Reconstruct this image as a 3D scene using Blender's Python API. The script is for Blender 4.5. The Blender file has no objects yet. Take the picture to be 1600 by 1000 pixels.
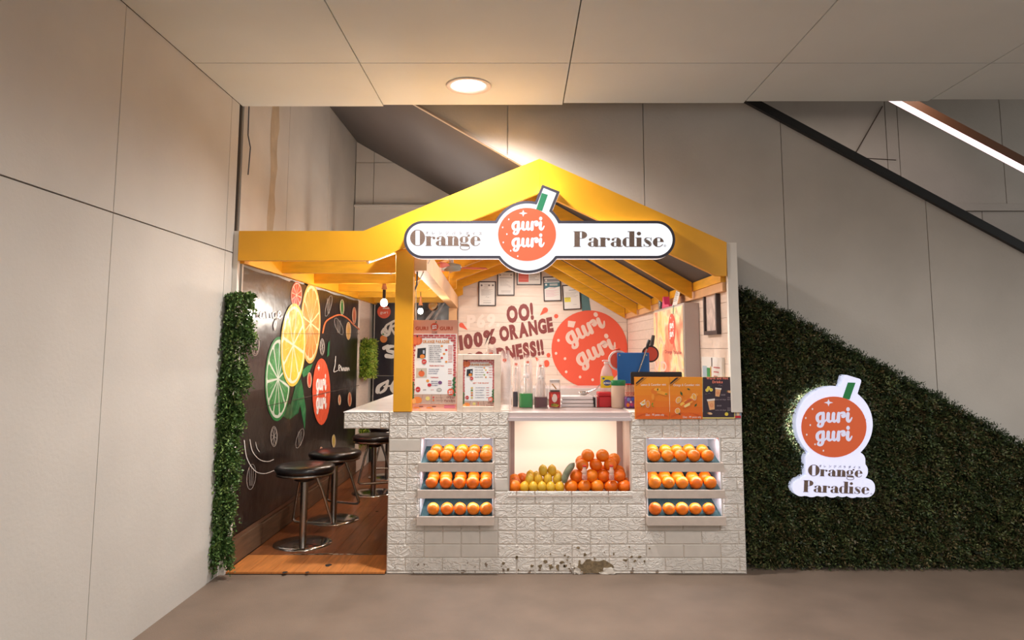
import bpy, bmesh, math, random
import numpy as np
from mathutils import Vector, Matrix
random.seed(7); rng = np.random.default_rng(7)
SC = bpy.context.scene
COL = SC.collection

# ------------------------------------------------------------------ camera, world, exposure
F_PX, CX, CY = 1090.0, 812.0, 427.0            # focal length and principal point for a 1600x1000 frame
CAM_D, CAM_H, PITCH = 4.6, 1.419, math.radians(6.18)
cd = bpy.data.cameras.new('camera'); cam = bpy.data.objects.new('camera', cd); COL.objects.link(cam)
cam.location = (0, -CAM_D, CAM_H); cam.rotation_euler = (math.radians(90) + PITCH, 0, 0)
cd.sensor_fit = 'HORIZONTAL'; cd.sensor_width = 36.0; cd.lens = 36.0 * F_PX / 1600
cd.shift_x = (800 - CX) / 1600; cd.shift_y = (CY - 500) / 1600
cd.clip_start = 0.05; cd.clip_end = 100
SC.camera = cam
SC.view_settings.view_transform = 'Standard'; SC.view_settings.look = 'None'
SC.view_settings.exposure = 0.1; SC.view_settings.gamma = 1.0
SC.view_settings.use_curve_mapping = False
SC.cycles.use_denoising = True
SC.cycles.max_bounces = 8; SC.cycles.transparent_max_bounces = 64
SC.cycles.caustics_reflective = False; SC.cycles.caustics_refractive = False

def lin(c):
    c = c / 255.0
    return c / 12.92 if c <= 0.04045 else ((c + 0.055) / 1.055) ** 2.4
def C(r, g, b, a=1.0): return (lin(r), lin(g), lin(b), a)

w = bpy.data.worlds.new('world'); SC.world = w; w.use_nodes = True
w.node_tree.nodes['Background'].inputs[0].default_value = C(218, 220, 220)
w.node_tree.nodes['Background'].inputs[1].default_value = 0.78

def lamp(name, kind, loc, energy, color=(1, 1, 1), rot=(0, 0, 0), **kw):
    l = bpy.data.lights.new(name, kind); l.energy = energy; l.color = color
    for k, v in kw.items(): setattr(l, k, v)
    o = bpy.data.objects.new(name, l); COL.objects.link(o); o.location = loc; o.rotation_euler = rot
    return o
WARM = (1.0, 0.90, 0.80); NEUT = (1.0, 0.975, 0.945)
# recessed downlights of the concourse ceiling: the one in view and its neighbours behind the camera
lamp('downlight_lamp', 'SPOT', (-0.335, -0.35, 3.05), 255, NEUT, spot_size=math.radians(160), spot_blend=1.0, shadow_soft_size=0.075)
for lx, ly, le in ((0.1, -2.8, 85), (0.5, -5.0, 170), (2.7, -3.0, 175), (5.0, -3.2, 100)):
    lamp('downlight_lamp', 'SPOT', (lx, ly, 3.0), le, NEUT, spot_size=math.radians(165), spot_blend=0.6, shadow_soft_size=0.25)

# ------------------------------------------------------------------ pixel -> world helper (measuring the photograph)
_c, _s = math.cos(PITCH), math.sin(PITCH)
def P(px, py, X=None, Y=None, Z=None):
    xc = (px - CX) / F_PX; yc = (CY - py) / F_PX
    dx, dy, dz = xc, _c - yc * _s, _s + yc * _c
    if Y is not None: t = (Y + CAM_D) / dy
    elif X is not None: t = X / dx
    else: t = (Z - CAM_H) / dz
    return Vector((dx * t, -CAM_D + dy * t, CAM_H + dz * t))

# ------------------------------------------------------------------ materials
MATS = {}
def mat(name, col, rough=0.6, metal=0.0, bump=0.0, bscale=40.0, var=0.0, vscale=6.0, emit=0.0, ecol=None, spec=0.5, alpha=1.0, trans=0.0, detail=6.0, stretch=None, coat=0.0, ior=None):
    if name in MATS: return MATS[name]
    m = bpy.data.materials.new(name); m.use_nodes = True; nt = m.node_tree; b = nt.nodes['Principled BSDF']
    b.inputs['Base Color'].default_value = col; b.inputs['Roughness'].default_value = rough
    b.inputs['Metallic'].default_value = metal; b.inputs['Specular IOR Level'].default_value = spec
    if coat: b.inputs['Coat Weight'].default_value = coat
    if trans: b.inputs['Transmission Weight'].default_value = trans
    if ior: b.inputs['IOR'].default_value = ior
    if alpha < 1: b.inputs['Alpha'].default_value = alpha
    if emit:
        b.inputs['Emission Color'].default_value = ecol or col; b.inputs['Emission Strength'].default_value = emit
    tc = None
    if bump or var:
        tc = nt.nodes.new('ShaderNodeNewGeometry'); src = tc.outputs['Position']
        if stretch:
            mp = nt.nodes.new('ShaderNodeMapping'); mp.inputs['Scale'].default_value = stretch
            nt.links.new(src, mp.inputs['Vector']); src = mp.outputs['Vector']
    if var:
        n = nt.nodes.new('ShaderNodeTexNoise'); n.inputs['Scale'].default_value = vscale; n.inputs['Detail'].default_value = detail
        nt.links.new(src, n.inputs['Vector'])
        r = nt.nodes.new('ShaderNodeValToRGB'); r.color_ramp.elements[0].position = 0.3; r.color_ramp.elements[1].position = 0.7
        r.color_ramp.elements[0].color = tuple(c * (1 - var) for c in col[:3]) + (1,)
        r.color_ramp.elements[1].color = tuple(min(1, c * (1 + var)) for c in col[:3]) + (1,)
        nt.links.new(n.outputs['Fac'], r.inputs['Fac']); nt.links.new(r.outputs['Color'], b.inputs['Base Color'])
    if bump:
        n2 = nt.nodes.new('ShaderNodeTexNoise'); n2.inputs['Scale'].default_value = bscale; n2.inputs['Detail'].default_value = 4
        nt.links.new(src, n2.inputs['Vector'])
        bp = nt.nodes.new('ShaderNodeBump'); bp.inputs['Strength'].default_value = 0.6; bp.inputs['Distance'].default_value = bump
        nt.links.new(n2.outputs['Fac'], bp.inputs['Height']); nt.links.new(bp.outputs['Normal'], b.inputs['Normal'])
    MATS[name] = m
    return m

def clear_mat(name, col, lo, hi, rough=.08):
    m = bpy.data.materials.new(name); m.use_nodes = True; nt = m.node_tree; b = nt.nodes['Principled BSDF']
    b.inputs['Base Color'].default_value = col; b.inputs['Roughness'].default_value = rough; b.inputs['Specular IOR Level'].default_value = .6
    lw = nt.nodes.new('ShaderNodeLayerWeight'); lw.inputs['Blend'].default_value = .35
    mr = nt.nodes.new('ShaderNodeMapRange'); mr.inputs[3].default_value = lo; mr.inputs[4].default_value = hi
    nt.links.new(lw.outputs['Facing'], mr.inputs[0]); nt.links.new(mr.outputs[0], b.inputs['Alpha']); MATS[name] = m
    return m

def attr_mat(name, rough=0.5, emit=0.0, base=1.0, coat=0.0, bump=0.0, trans=0.0):
    m = bpy.data.materials.new(name); m.use_nodes = True; nt = m.node_tree; b = nt.nodes['Principled BSDF']
    a = nt.nodes.new('ShaderNodeAttribute'); a.attribute_name = 'Col'
    src = a.outputs['Color']
    if base != 1.0:
        mx = nt.nodes.new('ShaderNodeMix'); mx.data_type = 'RGBA'; mx.blend_type = 'MULTIPLY'; mx.inputs[0].default_value = 1
        nt.links.new(src, mx.inputs[6]); mx.inputs[7].default_value = (base, base, base, 1); nt.links.new(mx.outputs[2], b.inputs['Base Color'])
    else: nt.links.new(src, b.inputs['Base Color'])
    b.inputs['Roughness'].default_value = rough
    if coat: b.inputs['Coat Weight'].default_value = coat
    if trans: 
        b.inputs['Subsurface Weight'].default_value = 0.0
    if emit:
        nt.links.new(src, b.inputs['Emission Color']); b.inputs['Emission Strength'].default_value = emit
    if bump:
        g = nt.nodes.new('ShaderNodeNewGeometry'); n2 = nt.nodes.new('ShaderNodeTexNoise'); n2.inputs['Scale'].default_value = 9
        nt.links.new(g.outputs['Position'], n2.inputs['Vector'])
        bp = nt.nodes.new('ShaderNodeBump'); bp.inputs['Distance'].default_value = bump; bp.inputs['Strength'].default_value = 0.7
        nt.links.new(n2.outputs['Fac'], bp.inputs['Height']); nt.links.new(bp.outputs['Normal'], b.inputs['Normal'])
    MATS[name] = m
    return m

# ------------------------------------------------------------------ mesh building
class MB:
    def __init__(s): s.v = []; s.f = []; s.sm = []
    def add(s, vs, fs, smooth=False):
        o = len(s.v); s.v += [tuple(p) for p in vs]; s.f += [tuple(i + o for i in f) for f in fs]; s.sm += [smooth] * len(fs); return s
    def box(s, x0, y0, z0, x1, y1, z1):
        return s.add([(x0, y0, z0), (x1, y0, z0), (x1, y1, z0), (x0, y1, z0), (x0, y0, z1), (x1, y0, z1), (x1, y1, z1), (x0, y1, z1)],
                     [(0, 3, 2, 1), (4, 5, 6, 7), (0, 1, 5, 4), (1, 2, 6, 5), (2, 3, 7, 6), (3, 0, 4, 7)])
    def bbox(s, x0, y0, z0, x1, y1, z1, b=0.004):
        # box with chamfered edges (rounded look)
        bm = bmesh.new(); bmesh.ops.create_cube(bm, size=1.0)
        for v in bm.verts: v.co = Vector(((x0 + x1) / 2 + v.co.x * (x1 - x0), (y0 + y1) / 2 + v.co.y * (y1 - y0), (z0 + z1) / 2 + v.co.z * (z1 - z0)))
        b = min(b, 0.45 * min(abs(x1 - x0), abs(y1 - y0), abs(z1 - z0)))
        bmesh.ops.bevel(bm, geom=list(bm.edges), offset=b, segments=2, affect='EDGES', profile=0.5)
        s.frombm(bm); return s
    def frombm(s, bm, smooth=False):
        bm.verts.index_update()
        s.add([v.co.copy() for v in bm.verts], [[v.index for v in f.verts] for f in bm.faces], smooth); bm.free()
    def prism(s, pts, a):
        # pts: list of Vectors (planar loop); a: Vector extrusion
        n = len(pts); a = Vector(a)
        return s.add(list(pts) + [Vector(p) + a for p in pts], [tuple(range(n)), tuple(range(2 * n - 1, n - 1, -1))] + [(i, i + n, (i + 1) % n + n, (i + 1) % n) for i in range(n)])
    def tube(s, pts, r, n=8, closed=False, caps=True):
        pts = [Vector(p) for p in pts]; N = len(pts); rs = r if hasattr(r, '__len__') else [r] * N
        rings = []; up = None
        for i, p in enumerate(pts):
            if closed: t = pts[(i + 1) % N] - pts[i - 1]
            else: t = pts[min(i + 1, N - 1)] - pts[max(i - 1, 0)]
            t.normalize()
            if up is None: up = Vector((0, 0, 1)) if abs(t.z) < 0.9 else Vector((0, 1, 0))
            x = up - t * up.dot(t); x.normalize(); up = x; y = t.cross(x)
            rings.append([p + (x * math.cos(2 * math.pi * k / n) + y * math.sin(2 * math.pi * k / n)) * rs[i] for k in range(n)])
        vs = [v for R in rings for v in R]; fs = []
        for i in range(N if closed else N - 1):
            j = (i + 1) % N
            for k in range(n): fs.append((i * n + k, i * n + (k + 1) % n, j * n + (k + 1) % n, j * n + k))
        s.add(vs, fs, True)
        if caps and not closed: s.add(rings[0], [tuple(range(n - 1, -1, -1))]); s.add(rings[-1], [tuple(range(n))])
        return s
    def lathe(s, prof, c=(0, 0, 0), n=20, smooth=True, sq=None, caps=True):
        # prof: list of (r, z); sq: superellipse exponent for squarish sections
        c = Vector(c); vs = []; fs = []
        for r, z in prof:
            for k in range(n):
                a = 2 * math.pi * (k + 0.5) / n; ca, sa = math.cos(a), math.sin(a)
                q = 1.0 if not sq else 1.0 / (abs(ca) ** sq + abs(sa) ** sq) ** (1.0 / sq)
                vs.append(c + Vector((r * ca * q, r * sa * q, z)))
        m = len(prof)
        for i in range(m - 1):
            for k in range(n): fs.append((i * n + k, i * n + (k + 1) % n, (i + 1) * n + (k + 1) % n, (i + 1) * n + k))
        s.add(vs, fs, smooth)
        if not caps: return s
        if prof[0][0] > 1e-6: s.add(vs[:n], [tuple(range(n - 1, -1, -1))])
        if prof[-1][0] > 1e-6: s.add(vs[-n:], [tuple(range(n))])
        return s
    def build(s, name, material, parent=None, loc=None):
        me = bpy.data.meshes.new(name)
        off = Vector(loc) if loc is not None else Vector((0, 0, 0))
        me.from_pydata([tuple(Vector(v) - off) for v in s.v], [], s.f)
        me.polygons.foreach_set('use_smooth', s.sm)
        me.materials.append(material)
        me.validate(); me.update()
        o = bpy.data.objects.new(name, me); COL.objects.link(o)
        o.location = off
        if parent is not None:
            o.parent = parent; o.location = off - parent_loc(parent)
        return o
def parent_loc(p):
    L = Vector(p.location)
    while p.parent is not None: p = p.parent; L = L + Vector(p.location)
    return L
def tag(o, label=None, cat=None, group=None, kind=None):
    if label: o['label'] = label
    if cat: o['category'] = cat
    if group: o['group'] = group
    if kind: o['kind'] = kind
    return o
def thing(name, label, cat, loc=(0, 0, 0), group=None):
    o = bpy.data.objects.new(name, None); COL.objects.link(o); o.location = loc; o.empty_display_size = 0.1
    return tag(o, label, cat, group)
def struct(name, mb, m, parent=None, label=None):
    o = mb.build(name, m, parent)
    if parent is None: o['kind'] = 'structure'
    if label: o['label'] = label
    return o
def copy_tree(o, parent=None):
    c = o.copy(); COL.objects.link(c)
    if parent is not None: c.parent = parent
    for ch in list(o.children): copy_tree(ch, c)
    return c
ORD = ['first', 'second', 'third', 'fourth', 'fifth', 'sixth', 'seventh', 'eighth', 'ninth', 'tenth', 'eleventh', 'twelfth', 'thirteenth', 'fourteenth', 'fifteenth', 'sixteenth', 'seventeenth', 'eighteenth', 'nineteenth', 'twentieth'] + ['twenty-' + q for q in ('first', 'second', 'third', 'fourth', 'fifth', 'sixth', 'seventh', 'eighth', 'ninth')] + ['thirtieth']

# ------------------------------------------------------------------ flat print: shapes drawn on a plane, one colour per face
GLYPH = {}
def load_glyphs():
    chars = sorted(set('ABCDEFGHIJKLMNOPQRSTUVWXYZabcdefghijklmnopqrstuvwxyz0123456789!%&.-:,+/®オレンジパラダイス'))
    obs = []
    for key, off in (('r', 0.0), ('b', 0.022), ('h', 0.045), ('x', 0.062)):
        for ch in chars:
            cu = bpy.data.curves.new('t', 'FONT'); cu.body = ch; cu.offset = off; cu.resolution_u = 3
            o = bpy.data.objects.new('t', cu); COL.objects.link(o); obs.append((key, ch, o))
    dg = bpy.context.evaluated_depsgraph_get(); dg.update()
    for key, ch, o in obs:
        me = o.evaluated_get(dg).to_mesh()
        vs = [(v.co.x, v.co.y) for v in me.vertices]; fs = [tuple(p.vertices) for p in me.polygons]
        o.evaluated_get(dg).to_mesh_clear()
        x0 = min((v[0] for v in vs), default=0); x1 = max((v[0] for v in vs), default=0.3)
        GLYPH[key, ch] = ([(x - x0, y) for x, y in vs], fs, x1 - x0)
    for _k, _ch, o in obs:
        cu = o.data; bpy.data.objects.remove(o); bpy.data.curves.remove(cu)
load_glyphs()

def smooth_path(pts, n=6):
    # Catmull-Rom through (x, y[, w]) tuples
    pts = [np.array(p, float) for p in pts]; out = []
    for i in range(len(pts) - 1):
        p0 = pts[max(i - 1, 0)]; p1 = pts[i]; p2 = pts[i + 1]; p3 = pts[min(i + 2, len(pts) - 1)]
        for k in range(n):
            t = k / n
            out.append(0.5 * ((2 * p1) + (p2 - p0) * t + (2 * p0 - 5 * p1 + 4 * p2 - p3) * t * t + (3 * p1 - p0 - 3 * p2 + p3) * t ** 3))
    out.append(pts[-1]); return out

class Decal:
    def __init__(s, mapf, n, eps=0.0007): s.m = mapf; s.n = Vector(n); s.eps = eps; s.v = []; s.f = []; s.c = []; s.lv = 1; s.k = 0
    def poly(s, pts, col, lv=None):
        lv = s.lift(lv); o = len(s.v)
        for p in pts: s.v.append(tuple(s.m(p[0], p[1]) + s.n * (s.eps * lv)))
        s.f.append(tuple(range(o, o + len(pts)))); s.c.append(col); return s
    def mesh(s, pts, fs, col, lv=None):
        lv = s.lift(lv); o = len(s.v)
        for p in pts: s.v.append(tuple(s.m(p[0], p[1]) + s.n * (s.eps * lv)))
        for f in fs: s.f.append(tuple(i + o for i in f)); s.c.append(col)
        return s
    def lift(s, lv): s.k = (s.k + 1) % 24; return (s.lv if lv is None else lv) + .03 * s.k   # overlapping strokes never share a plane
    def rect(s, x0, y0, x1, y1, col, lv=None): return s.poly([(x0, y0), (x1, y0), (x1, y1), (x0, y1)], col, lv)
    def ell(s, cx, cy, rx, ry, col, lv=None, rot=0.0, n=28, a0=0.0, a1=2 * math.pi):
        cr, sr = math.cos(rot), math.sin(rot); full = abs(a1 - a0 - 2 * math.pi) < 1e-6
        pts = []
        for k in range(n if full else n + 1):
            a = a0 + (a1 - a0) * k / n; x, y = rx * math.cos(a), ry * math.sin(a)
            pts.append((cx + x * cr - y * sr, cy + x * sr + y * cr))
        return s.poly(pts, col, lv)
    def ring(s, cx, cy, rx, ry, w, col, lv=None, rot=0.0, n=28, a0=0.0, a1=2 * math.pi, wy=None):
        cr, sr = math.cos(rot), math.sin(rot); wy = w if wy is None else wy; pts = []; fs = []
        for k in range(n + 1):
            a = a0 + (a1 - a0) * k / n
            for q in (0, 1):
                x, y = (rx - q * w) * math.cos(a), (ry - q * wy) * math.sin(a)
                pts.append((cx + x * cr - y * sr, cy + x * sr + y * cr))
        for k in range(n): fs.append((2 * k, 2 * k + 2, 2 * k + 3, 2 * k + 1))
        return s.mesh(pts, fs, col, lv)
    def stroke(s, pts, wd, col, lv=None, curve=0, caps=True):
        P_ = [tuple(p) + ((wd,) if len(p) == 2 else ()) for p in pts]
        if curve: P_ = [tuple(q) for q in smooth_path(P_, curve)]
        N = len(P_); vs = []; fs = []
        for i, (x, y, wv) in enumerate(P_):
            a = P_[max(i - 1, 0)]; b = P_[min(i + 1, N - 1)]; dx, dy = b[0] - a[0], b[1] - a[1]; L = math.hypot(dx, dy) or 1
            nx, ny = -dy / L * wv / 2, dx / L * wv / 2; vs += [(x + nx, y + ny), (x - nx, y - ny)]
        for i in range(N - 1): fs.append((2 * i, 2 * i + 2, 2 * i + 3, 2 * i + 1))
        s.mesh(vs, fs, col, lv)
        if caps:
            for q in (P_[0], P_[-1]): s.ell(q[0], q[1], q[2] / 2, q[2] / 2, col, lv, n=10)
        return s
    def text(s, st, x, y, size, col, lv=None, wt='b', rot=0.0, shear=0.0, sx=1.0, gap=0.07, fit=None, align='l'):
        # (x, y) is the baseline start, y pointing DOWN in drawing units
        adv = []; tot = 0.0
        for ch in st:
            wdt = 0.28 if ch == ' ' else GLYPH[wt, ch][2]; adv.append(tot); tot += wdt + gap
        if fit: sx = fit / ((tot - gap) * size)
        if align == 'c': x -= (tot - gap) * size * sx / 2 * math.cos(rot)
        cr, sr = math.cos(rot), math.sin(rot)
        for ch, ax in zip(st, adv):
            if ch == ' ': continue
            vs, fs, _ = GLYPH[wt, ch]; out = []
            for gx, gy in vs:
                u = (gx + ax + shear * gy) * size * sx; v = -gy * size
                out.append((x + u * cr - v * sr, y + u * sr + v * cr))
            s.mesh(out, fs, col, lv)
        return s
    def build(s, name, material, parent=None, loc=None):
        me = bpy.data.meshes.new(name); off = Vector(loc) if loc is not None else Vector((0, 0, 0))
        me.from_pydata([tuple(Vector(v) - off) for v in s.v], [], s.f)
        at = me.color_attributes.new('Col', 'FLOAT_COLOR', 'CORNER'); arr = []
        for f, c in zip(s.f, s.c): arr += list(c) * len(f)
        at.data.foreach_set('color', arr); me.materials.append(material); me.update()
        o = bpy.data.objects.new(name, me); COL.objects.link(o); o.location = off
        if parent is not None: o.parent = parent; o.location = off - parent_loc(parent)
        return o

PRINT = attr_mat('printed_ink', 0.55)
VINYL = attr_mat('printed_vinyl', 0.32, coat=0.3, bump=0.02)
LITFACE = attr_mat('backlit_face', 0.4, emit=0.92, base=0.15)
SIDEFACE = attr_mat('backlit_side_face', 0.4, emit=0.66, base=0.15)

# fat-face serif lettering, cap height 1, y up
def serif_glyph(ch):
    R = []; 
    def rect(x0, y0, x1, y1):
        if x1 - x0 > .14 and y1 - y0 > .2: x0 -= .02; x1 += .03
        R.append([(x0, y0), (x1, y0), (x1, y1), (x0, y1)])
    def seg(cx, cy, rx, ry, f):
        R.append([(cx + rx * math.cos(2 * math.pi * k / 40), cy + ry * math.sin(2 * math.pi * k / 40)) for k in range(40) if f(cx + rx * math.cos(2 * math.pi * k / 40), cy + ry * math.sin(2 * math.pi * k / 40))])
    def lune(cx, cy, rx, ry, xc, side):
        a = math.acos(max(-1, min(1, (xc - cx) / rx)))
        th = [a + (2 * math.pi - 2 * a) * k / 20 for k in range(21)] if side < 0 else [-a + 2 * a * k / 20 for k in range(21)]
        R.append([(cx + rx * math.cos(t), cy + ry * math.sin(t)) for t in th])
    def arc(cx, cy, rx, ry, w, a0, a1):
        n = 14
        for k in range(n):
            t0 = a0 + (a1 - a0) * k / n; t1 = a0 + (a1 - a0) * (k + 1) / n
            R.append([(cx + rx * math.cos(t0), cy + ry * math.sin(t0)), (cx + rx * math.cos(t1), cy + ry * math.sin(t1)), (cx + (rx - w) * math.cos(t1), cy + (ry - w) * math.sin(t1)), (cx + (rx - w) * math.cos(t0), cy + (ry - w) * math.sin(t0))])
    def ball(cx, cy, r): R.append([(cx + r * math.cos(2 * math.pi * k / 14), cy + r * math.sin(2 * math.pi * k / 14)) for k in range(14)])
    pi = math.pi; h = 0.048
    if ch == 'O':
        lune(.44, .5, .44, .5, .31, -1); lune(.44, .5, .44, .5, .57, 1); arc(.44, .5, .44, .5, h, pi * .36, pi * .64); arc(.44, .5, .44, .5, h, pi * 1.36, pi * 1.64); W = .9
    elif ch == 'r':
        rect(.07, 0, .29, .6); rect(0, 0, .36, h); rect(0, .6 - h, .1, .6); arc(.42, .42, .16, .16, h, pi * .3, pi); ball(.5, .49, .085); W = .6
    elif ch == 'a':
        rect(.34, .03, .55, .46); lune(.36, .42, .19, .18, .34, 1); arc(.3, .42, .2, .18, h, pi * .45, pi * .9); ball(.14, .47, .08)
        lune(.25, .17, .24, .17, .2, -1); arc(.25, .17, .24, .17, h, pi * .3, pi * .6); arc(.25, .17, .24, .17, h, pi * 1.4, pi * 1.75); rect(.4, 0, .55, .1); arc(.58, .1, .1, .1, h, pi * 1.3, pi * 1.95); W = .66
    elif ch == 'n':
        rect(.08, 0, .3, .6); rect(0, 0, .37, h); rect(0, .6 - h, .1, .6); rect(.43, 0, .65, .45); lune(.45, .44, .2, .16, .43, 1); arc(.43, .42, .15, .18, h, pi * .4, pi); rect(.37, 0, .72, h); W = .74
    elif ch == 'g':
        lune(.27, .39, .26, .21, .2, -1); lune(.27, .39, .26, .21, .34, 1); arc(.27, .39, .26, .21, h, pi * .33, pi * .67); arc(.27, .39, .26, .21, h, pi * 1.33, pi * 1.67)
        arc(.52, .5, .12, .12, h, pi * .4, pi); ball(.55, .64, .07); arc(.15, .15, .12, .1, .05, pi * .6, pi * 1.4)
        R.append([(.06, .14), (.45, .14), (.58, .06), (.6, -.05), (.06, .0)]); arc(.32, -.09, .3, .18, .045, pi * .95, pi * 2.08); arc(.2, -.06, .18, .12, .045, pi * .6, pi); W = .64
    elif ch == 'e':
        lune(.3, .3, .3, .31, .25, -1); R.append([(.4, .33)] + [(.3 + .3 * math.cos(t), .3 + .31 * math.sin(t)) for t in [pi * .03 + (pi * .36) * k / 10 for k in range(11)]] ); rect(.2, .31, .6, .345)
        arc(.3, .3, .3, .31, h, pi * .3, pi * .6); arc(.3, .3, .3, .31, h, pi * 1.35, pi * 1.85); W = .64
    elif ch == 'P':
        rect(.07, 0, .32, 1); rect(0, 0, .4, h); rect(0, 1 - h, .5, 1); lune(.45, .76, .3, .24, .46, 1); rect(.3, .52, .5, .555); W = .78
    elif ch == 'd':
        lune(.26, .3, .26, .31, .22, -1); arc(.26, .3, .26, .31, h, pi * .35, pi * .62); arc(.26, .3, .26, .31, h, pi * 1.38, pi * 1.65); rect(.4, 0, .63, 1); rect(.29, 1 - h, .42, 1); rect(.4, 0, .72, h + .01); W = .72
    elif ch == 'i':
        rect(.08, 0, .3, .6); rect(0, 0, .38, h); rect(0, .6 - h, .1, .6); ball(.19, .85, .12); W = .42
    elif ch == 's':
        pts = [tuple(q) for q in smooth_path([(.44, .44, .03), (.4, .55, .03), (.26, .585, .035), (.13, .53, .09), (.12, .43, .17), (.25, .32, .22), (.38, .2, .2), (.4, .1, .12), (.27, .02, .04), (.1, .06, .035), (.05, .17, .03)], 4)]
        for a, b in zip(pts, pts[1:]):
            dx, dy = b[0] - a[0], b[1] - a[1]; L = math.hypot(dx, dy) or 1; nx, ny = -dy / L, dx / L
            R.append([(a[0] + nx * a[2] / 2, a[1] + ny * a[2] / 2), (b[0] + nx * b[2] / 2, b[1] + ny * b[2] / 2), (b[0] - nx * b[2] / 2, b[1] - ny * b[2] / 2), (a[0] - nx * a[2] / 2, a[1] - ny * a[2] / 2)])
        rect(.43, .38, .46, .6); rect(.03, 0, .06, .2); W = .54
    else: W = .4
    return R, W
def serif_text(d, st, x, y, size, col, lv=None, width=None, rot=0.0):
    tot = sum(serif_glyph(c)[1] for c in st); k = (width / tot) if width else size
    cr, sr = math.cos(rot), math.sin(rot); ax = 0.0
    for c in st:
        R, W = serif_glyph(c)
        for poly in R:
            if len(poly) < 3: continue
            d.poly([(x + (ax + u) * k * cr + v * size * sr, y + (ax + u) * k * sr - v * size * cr) for u, v in poly], col, lv)
        ax += W
# heavy brush script, drawn in a 1000-unit box (y down)
GURI = [[(262, 212, 62), (195, 212, 66), (140, 262, 72), (136, 335, 72), (170, 384, 60), (222, 372, 50), (252, 320, 44)],
        [(262, 205, 66), (258, 300, 76), (252, 400, 74), (232, 468, 60), (190, 488, 52), (152, 468, 54), (162, 432, 44)],
        [(262, 410, 30), (300, 372, 34), (335, 335, 34)],
        [(368, 215, 74), (362, 290, 76), (364, 350, 74), (392, 380, 62), (430, 372, 44), (470, 330, 40)],
        [(480, 215, 74), (472, 290, 76), (474, 350, 74), (498, 382, 56), (530, 365, 40), (558, 330, 36)],
        [(588, 208, 66), (582, 290, 78), (580, 378, 76)],
        [(580, 225, 50), (630, 205, 46), (690, 200, 66), (706, 235, 70), (672, 262, 60), (650, 250, 34)],
        [(665, 285, 40), (700, 290, 34), (740, 262, 24)],
        [(786, 215, 72), (776, 300, 74), (780, 352, 74), (806, 380, 58), (842, 350, 40), (868, 300, 26)]]
def guri(d, ox, oy, k, col, lv=None, rot=0.0, sx=1.0):
    # one word whose box (100..880 wide) is scaled by k and set at (ox, oy) = left end of the x-height centre line (y = 300)
    cr, sr = math.cos(rot), math.sin(rot)
    def T(x, y): u, v = (x - 100) * k * sx, (y - 300) * k; return (ox + u * cr - v * sr, oy + u * sr + v * cr)
    for st in GURI: d.stroke([T(x, y) + (wd * k,) for x, y, wd in st], 1, col, lv, curve=5)
    a = T(787, 122); d.ell(a[0], a[1], 38 * k * sx, 45 * k, col, lv, n=16, rot=rot)
def sparkle(d, x, y, r, col, lv=None):
    pts = []
    for k in range(4):
        a = k * math.pi / 2; pts.append((x + r * math.cos(a), y + r * math.sin(a) * .8)); b = a + math.pi / 4; pts.append((x + .32 * r * math.cos(b), y + .32 * r * math.sin(b)))
    d.poly(pts, col, lv)
def fruit_logo(d, cx, cy, r, lv, orange=C(233, 92, 58), white=C(255, 255, 255), green=C(40, 120, 80), detail=True, ry=None, stem=True):
    ry = ry or r
    if stem: d.poly([(cx + .12 * r, cy - .95 * ry), (cx + .4 * r, cy - 1.45 * ry), (cx + .58 * r, cy - 1.4 * ry), (cx + .34 * r, cy - .9 * ry)], green, lv)
    d.ell(cx, cy, r, ry, orange, lv + 1)
    k = 1.18 * r / 780
    guri(d, cx - .6 * r, cy - .2 * ry, k, white, lv + 2); guri(d, cx - .6 * r, cy + .36 * ry, k, white, lv + 2)
    if detail: sparkle(d, cx - .3 * r, cy - .72 * ry, .15 * r, white, lv + 2)

def oval_logo(d, cx, cy, rx, ry, lv, **kw):
    m0 = d.m; d.m = lambda a, b: m0(cx + a * rx / 100, cy + b * ry / 100); fruit_logo(d, 0, 0, 100, lv, **kw); d.m = m0

def contour(fn, x0, y0, x1, y1, n=150):
    # outline of {fn < 0} as one closed loop (marching squares)
    xs = np.linspace(x0, x1, n); ys = np.linspace(y0, y1, n); XX, YY = np.meshgrid(xs, ys); V = fn(XX, YY)
    segs = {}
    def ip(a, b, pa, pb): t = a / (a - b); return (pa[0] + (pb[0] - pa[0]) * t, pa[1] + (pb[1] - pa[1]) * t)
    for j in range(n - 1):
        for i in range(n - 1):
            v = (V[j, i], V[j, i + 1], V[j + 1, i + 1], V[j + 1, i]); s_ = [q < 0 for q in v]
            if all(s_) or not any(s_): continue
            p = ((xs[i], ys[j]), (xs[i + 1], ys[j]), (xs[i + 1], ys[j + 1]), (xs[i], ys[j + 1]))
            ks = (('h', j, i), ('v', j, i + 1), ('h', j + 1, i), ('v', j, i))
            cr = [(ks[e], ip(v[e], v[(e + 1) % 4], p[e], p[(e + 1) % 4]), s_[e]) for e in range(4) if s_[e] != s_[(e + 1) % 4]]
            out = [c for c in cr if c[2]]; inn = [c for c in cr if not c[2]]
            for a, b in zip(out, inn): segs[b[0]] = (a[0], b[1])
    best = []
    left = dict(segs)
    while left:
        k0 = next(iter(left)); loop = []; k = k0
        while k in left: nk, pt = left.pop(k); loop.append(pt); k = nk
        if len(loop) > len(best): best = loop
    return best
def sd_circle(cx, cy, r): return lambda x, y: np.hypot(x - cx, y - cy) - r
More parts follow.
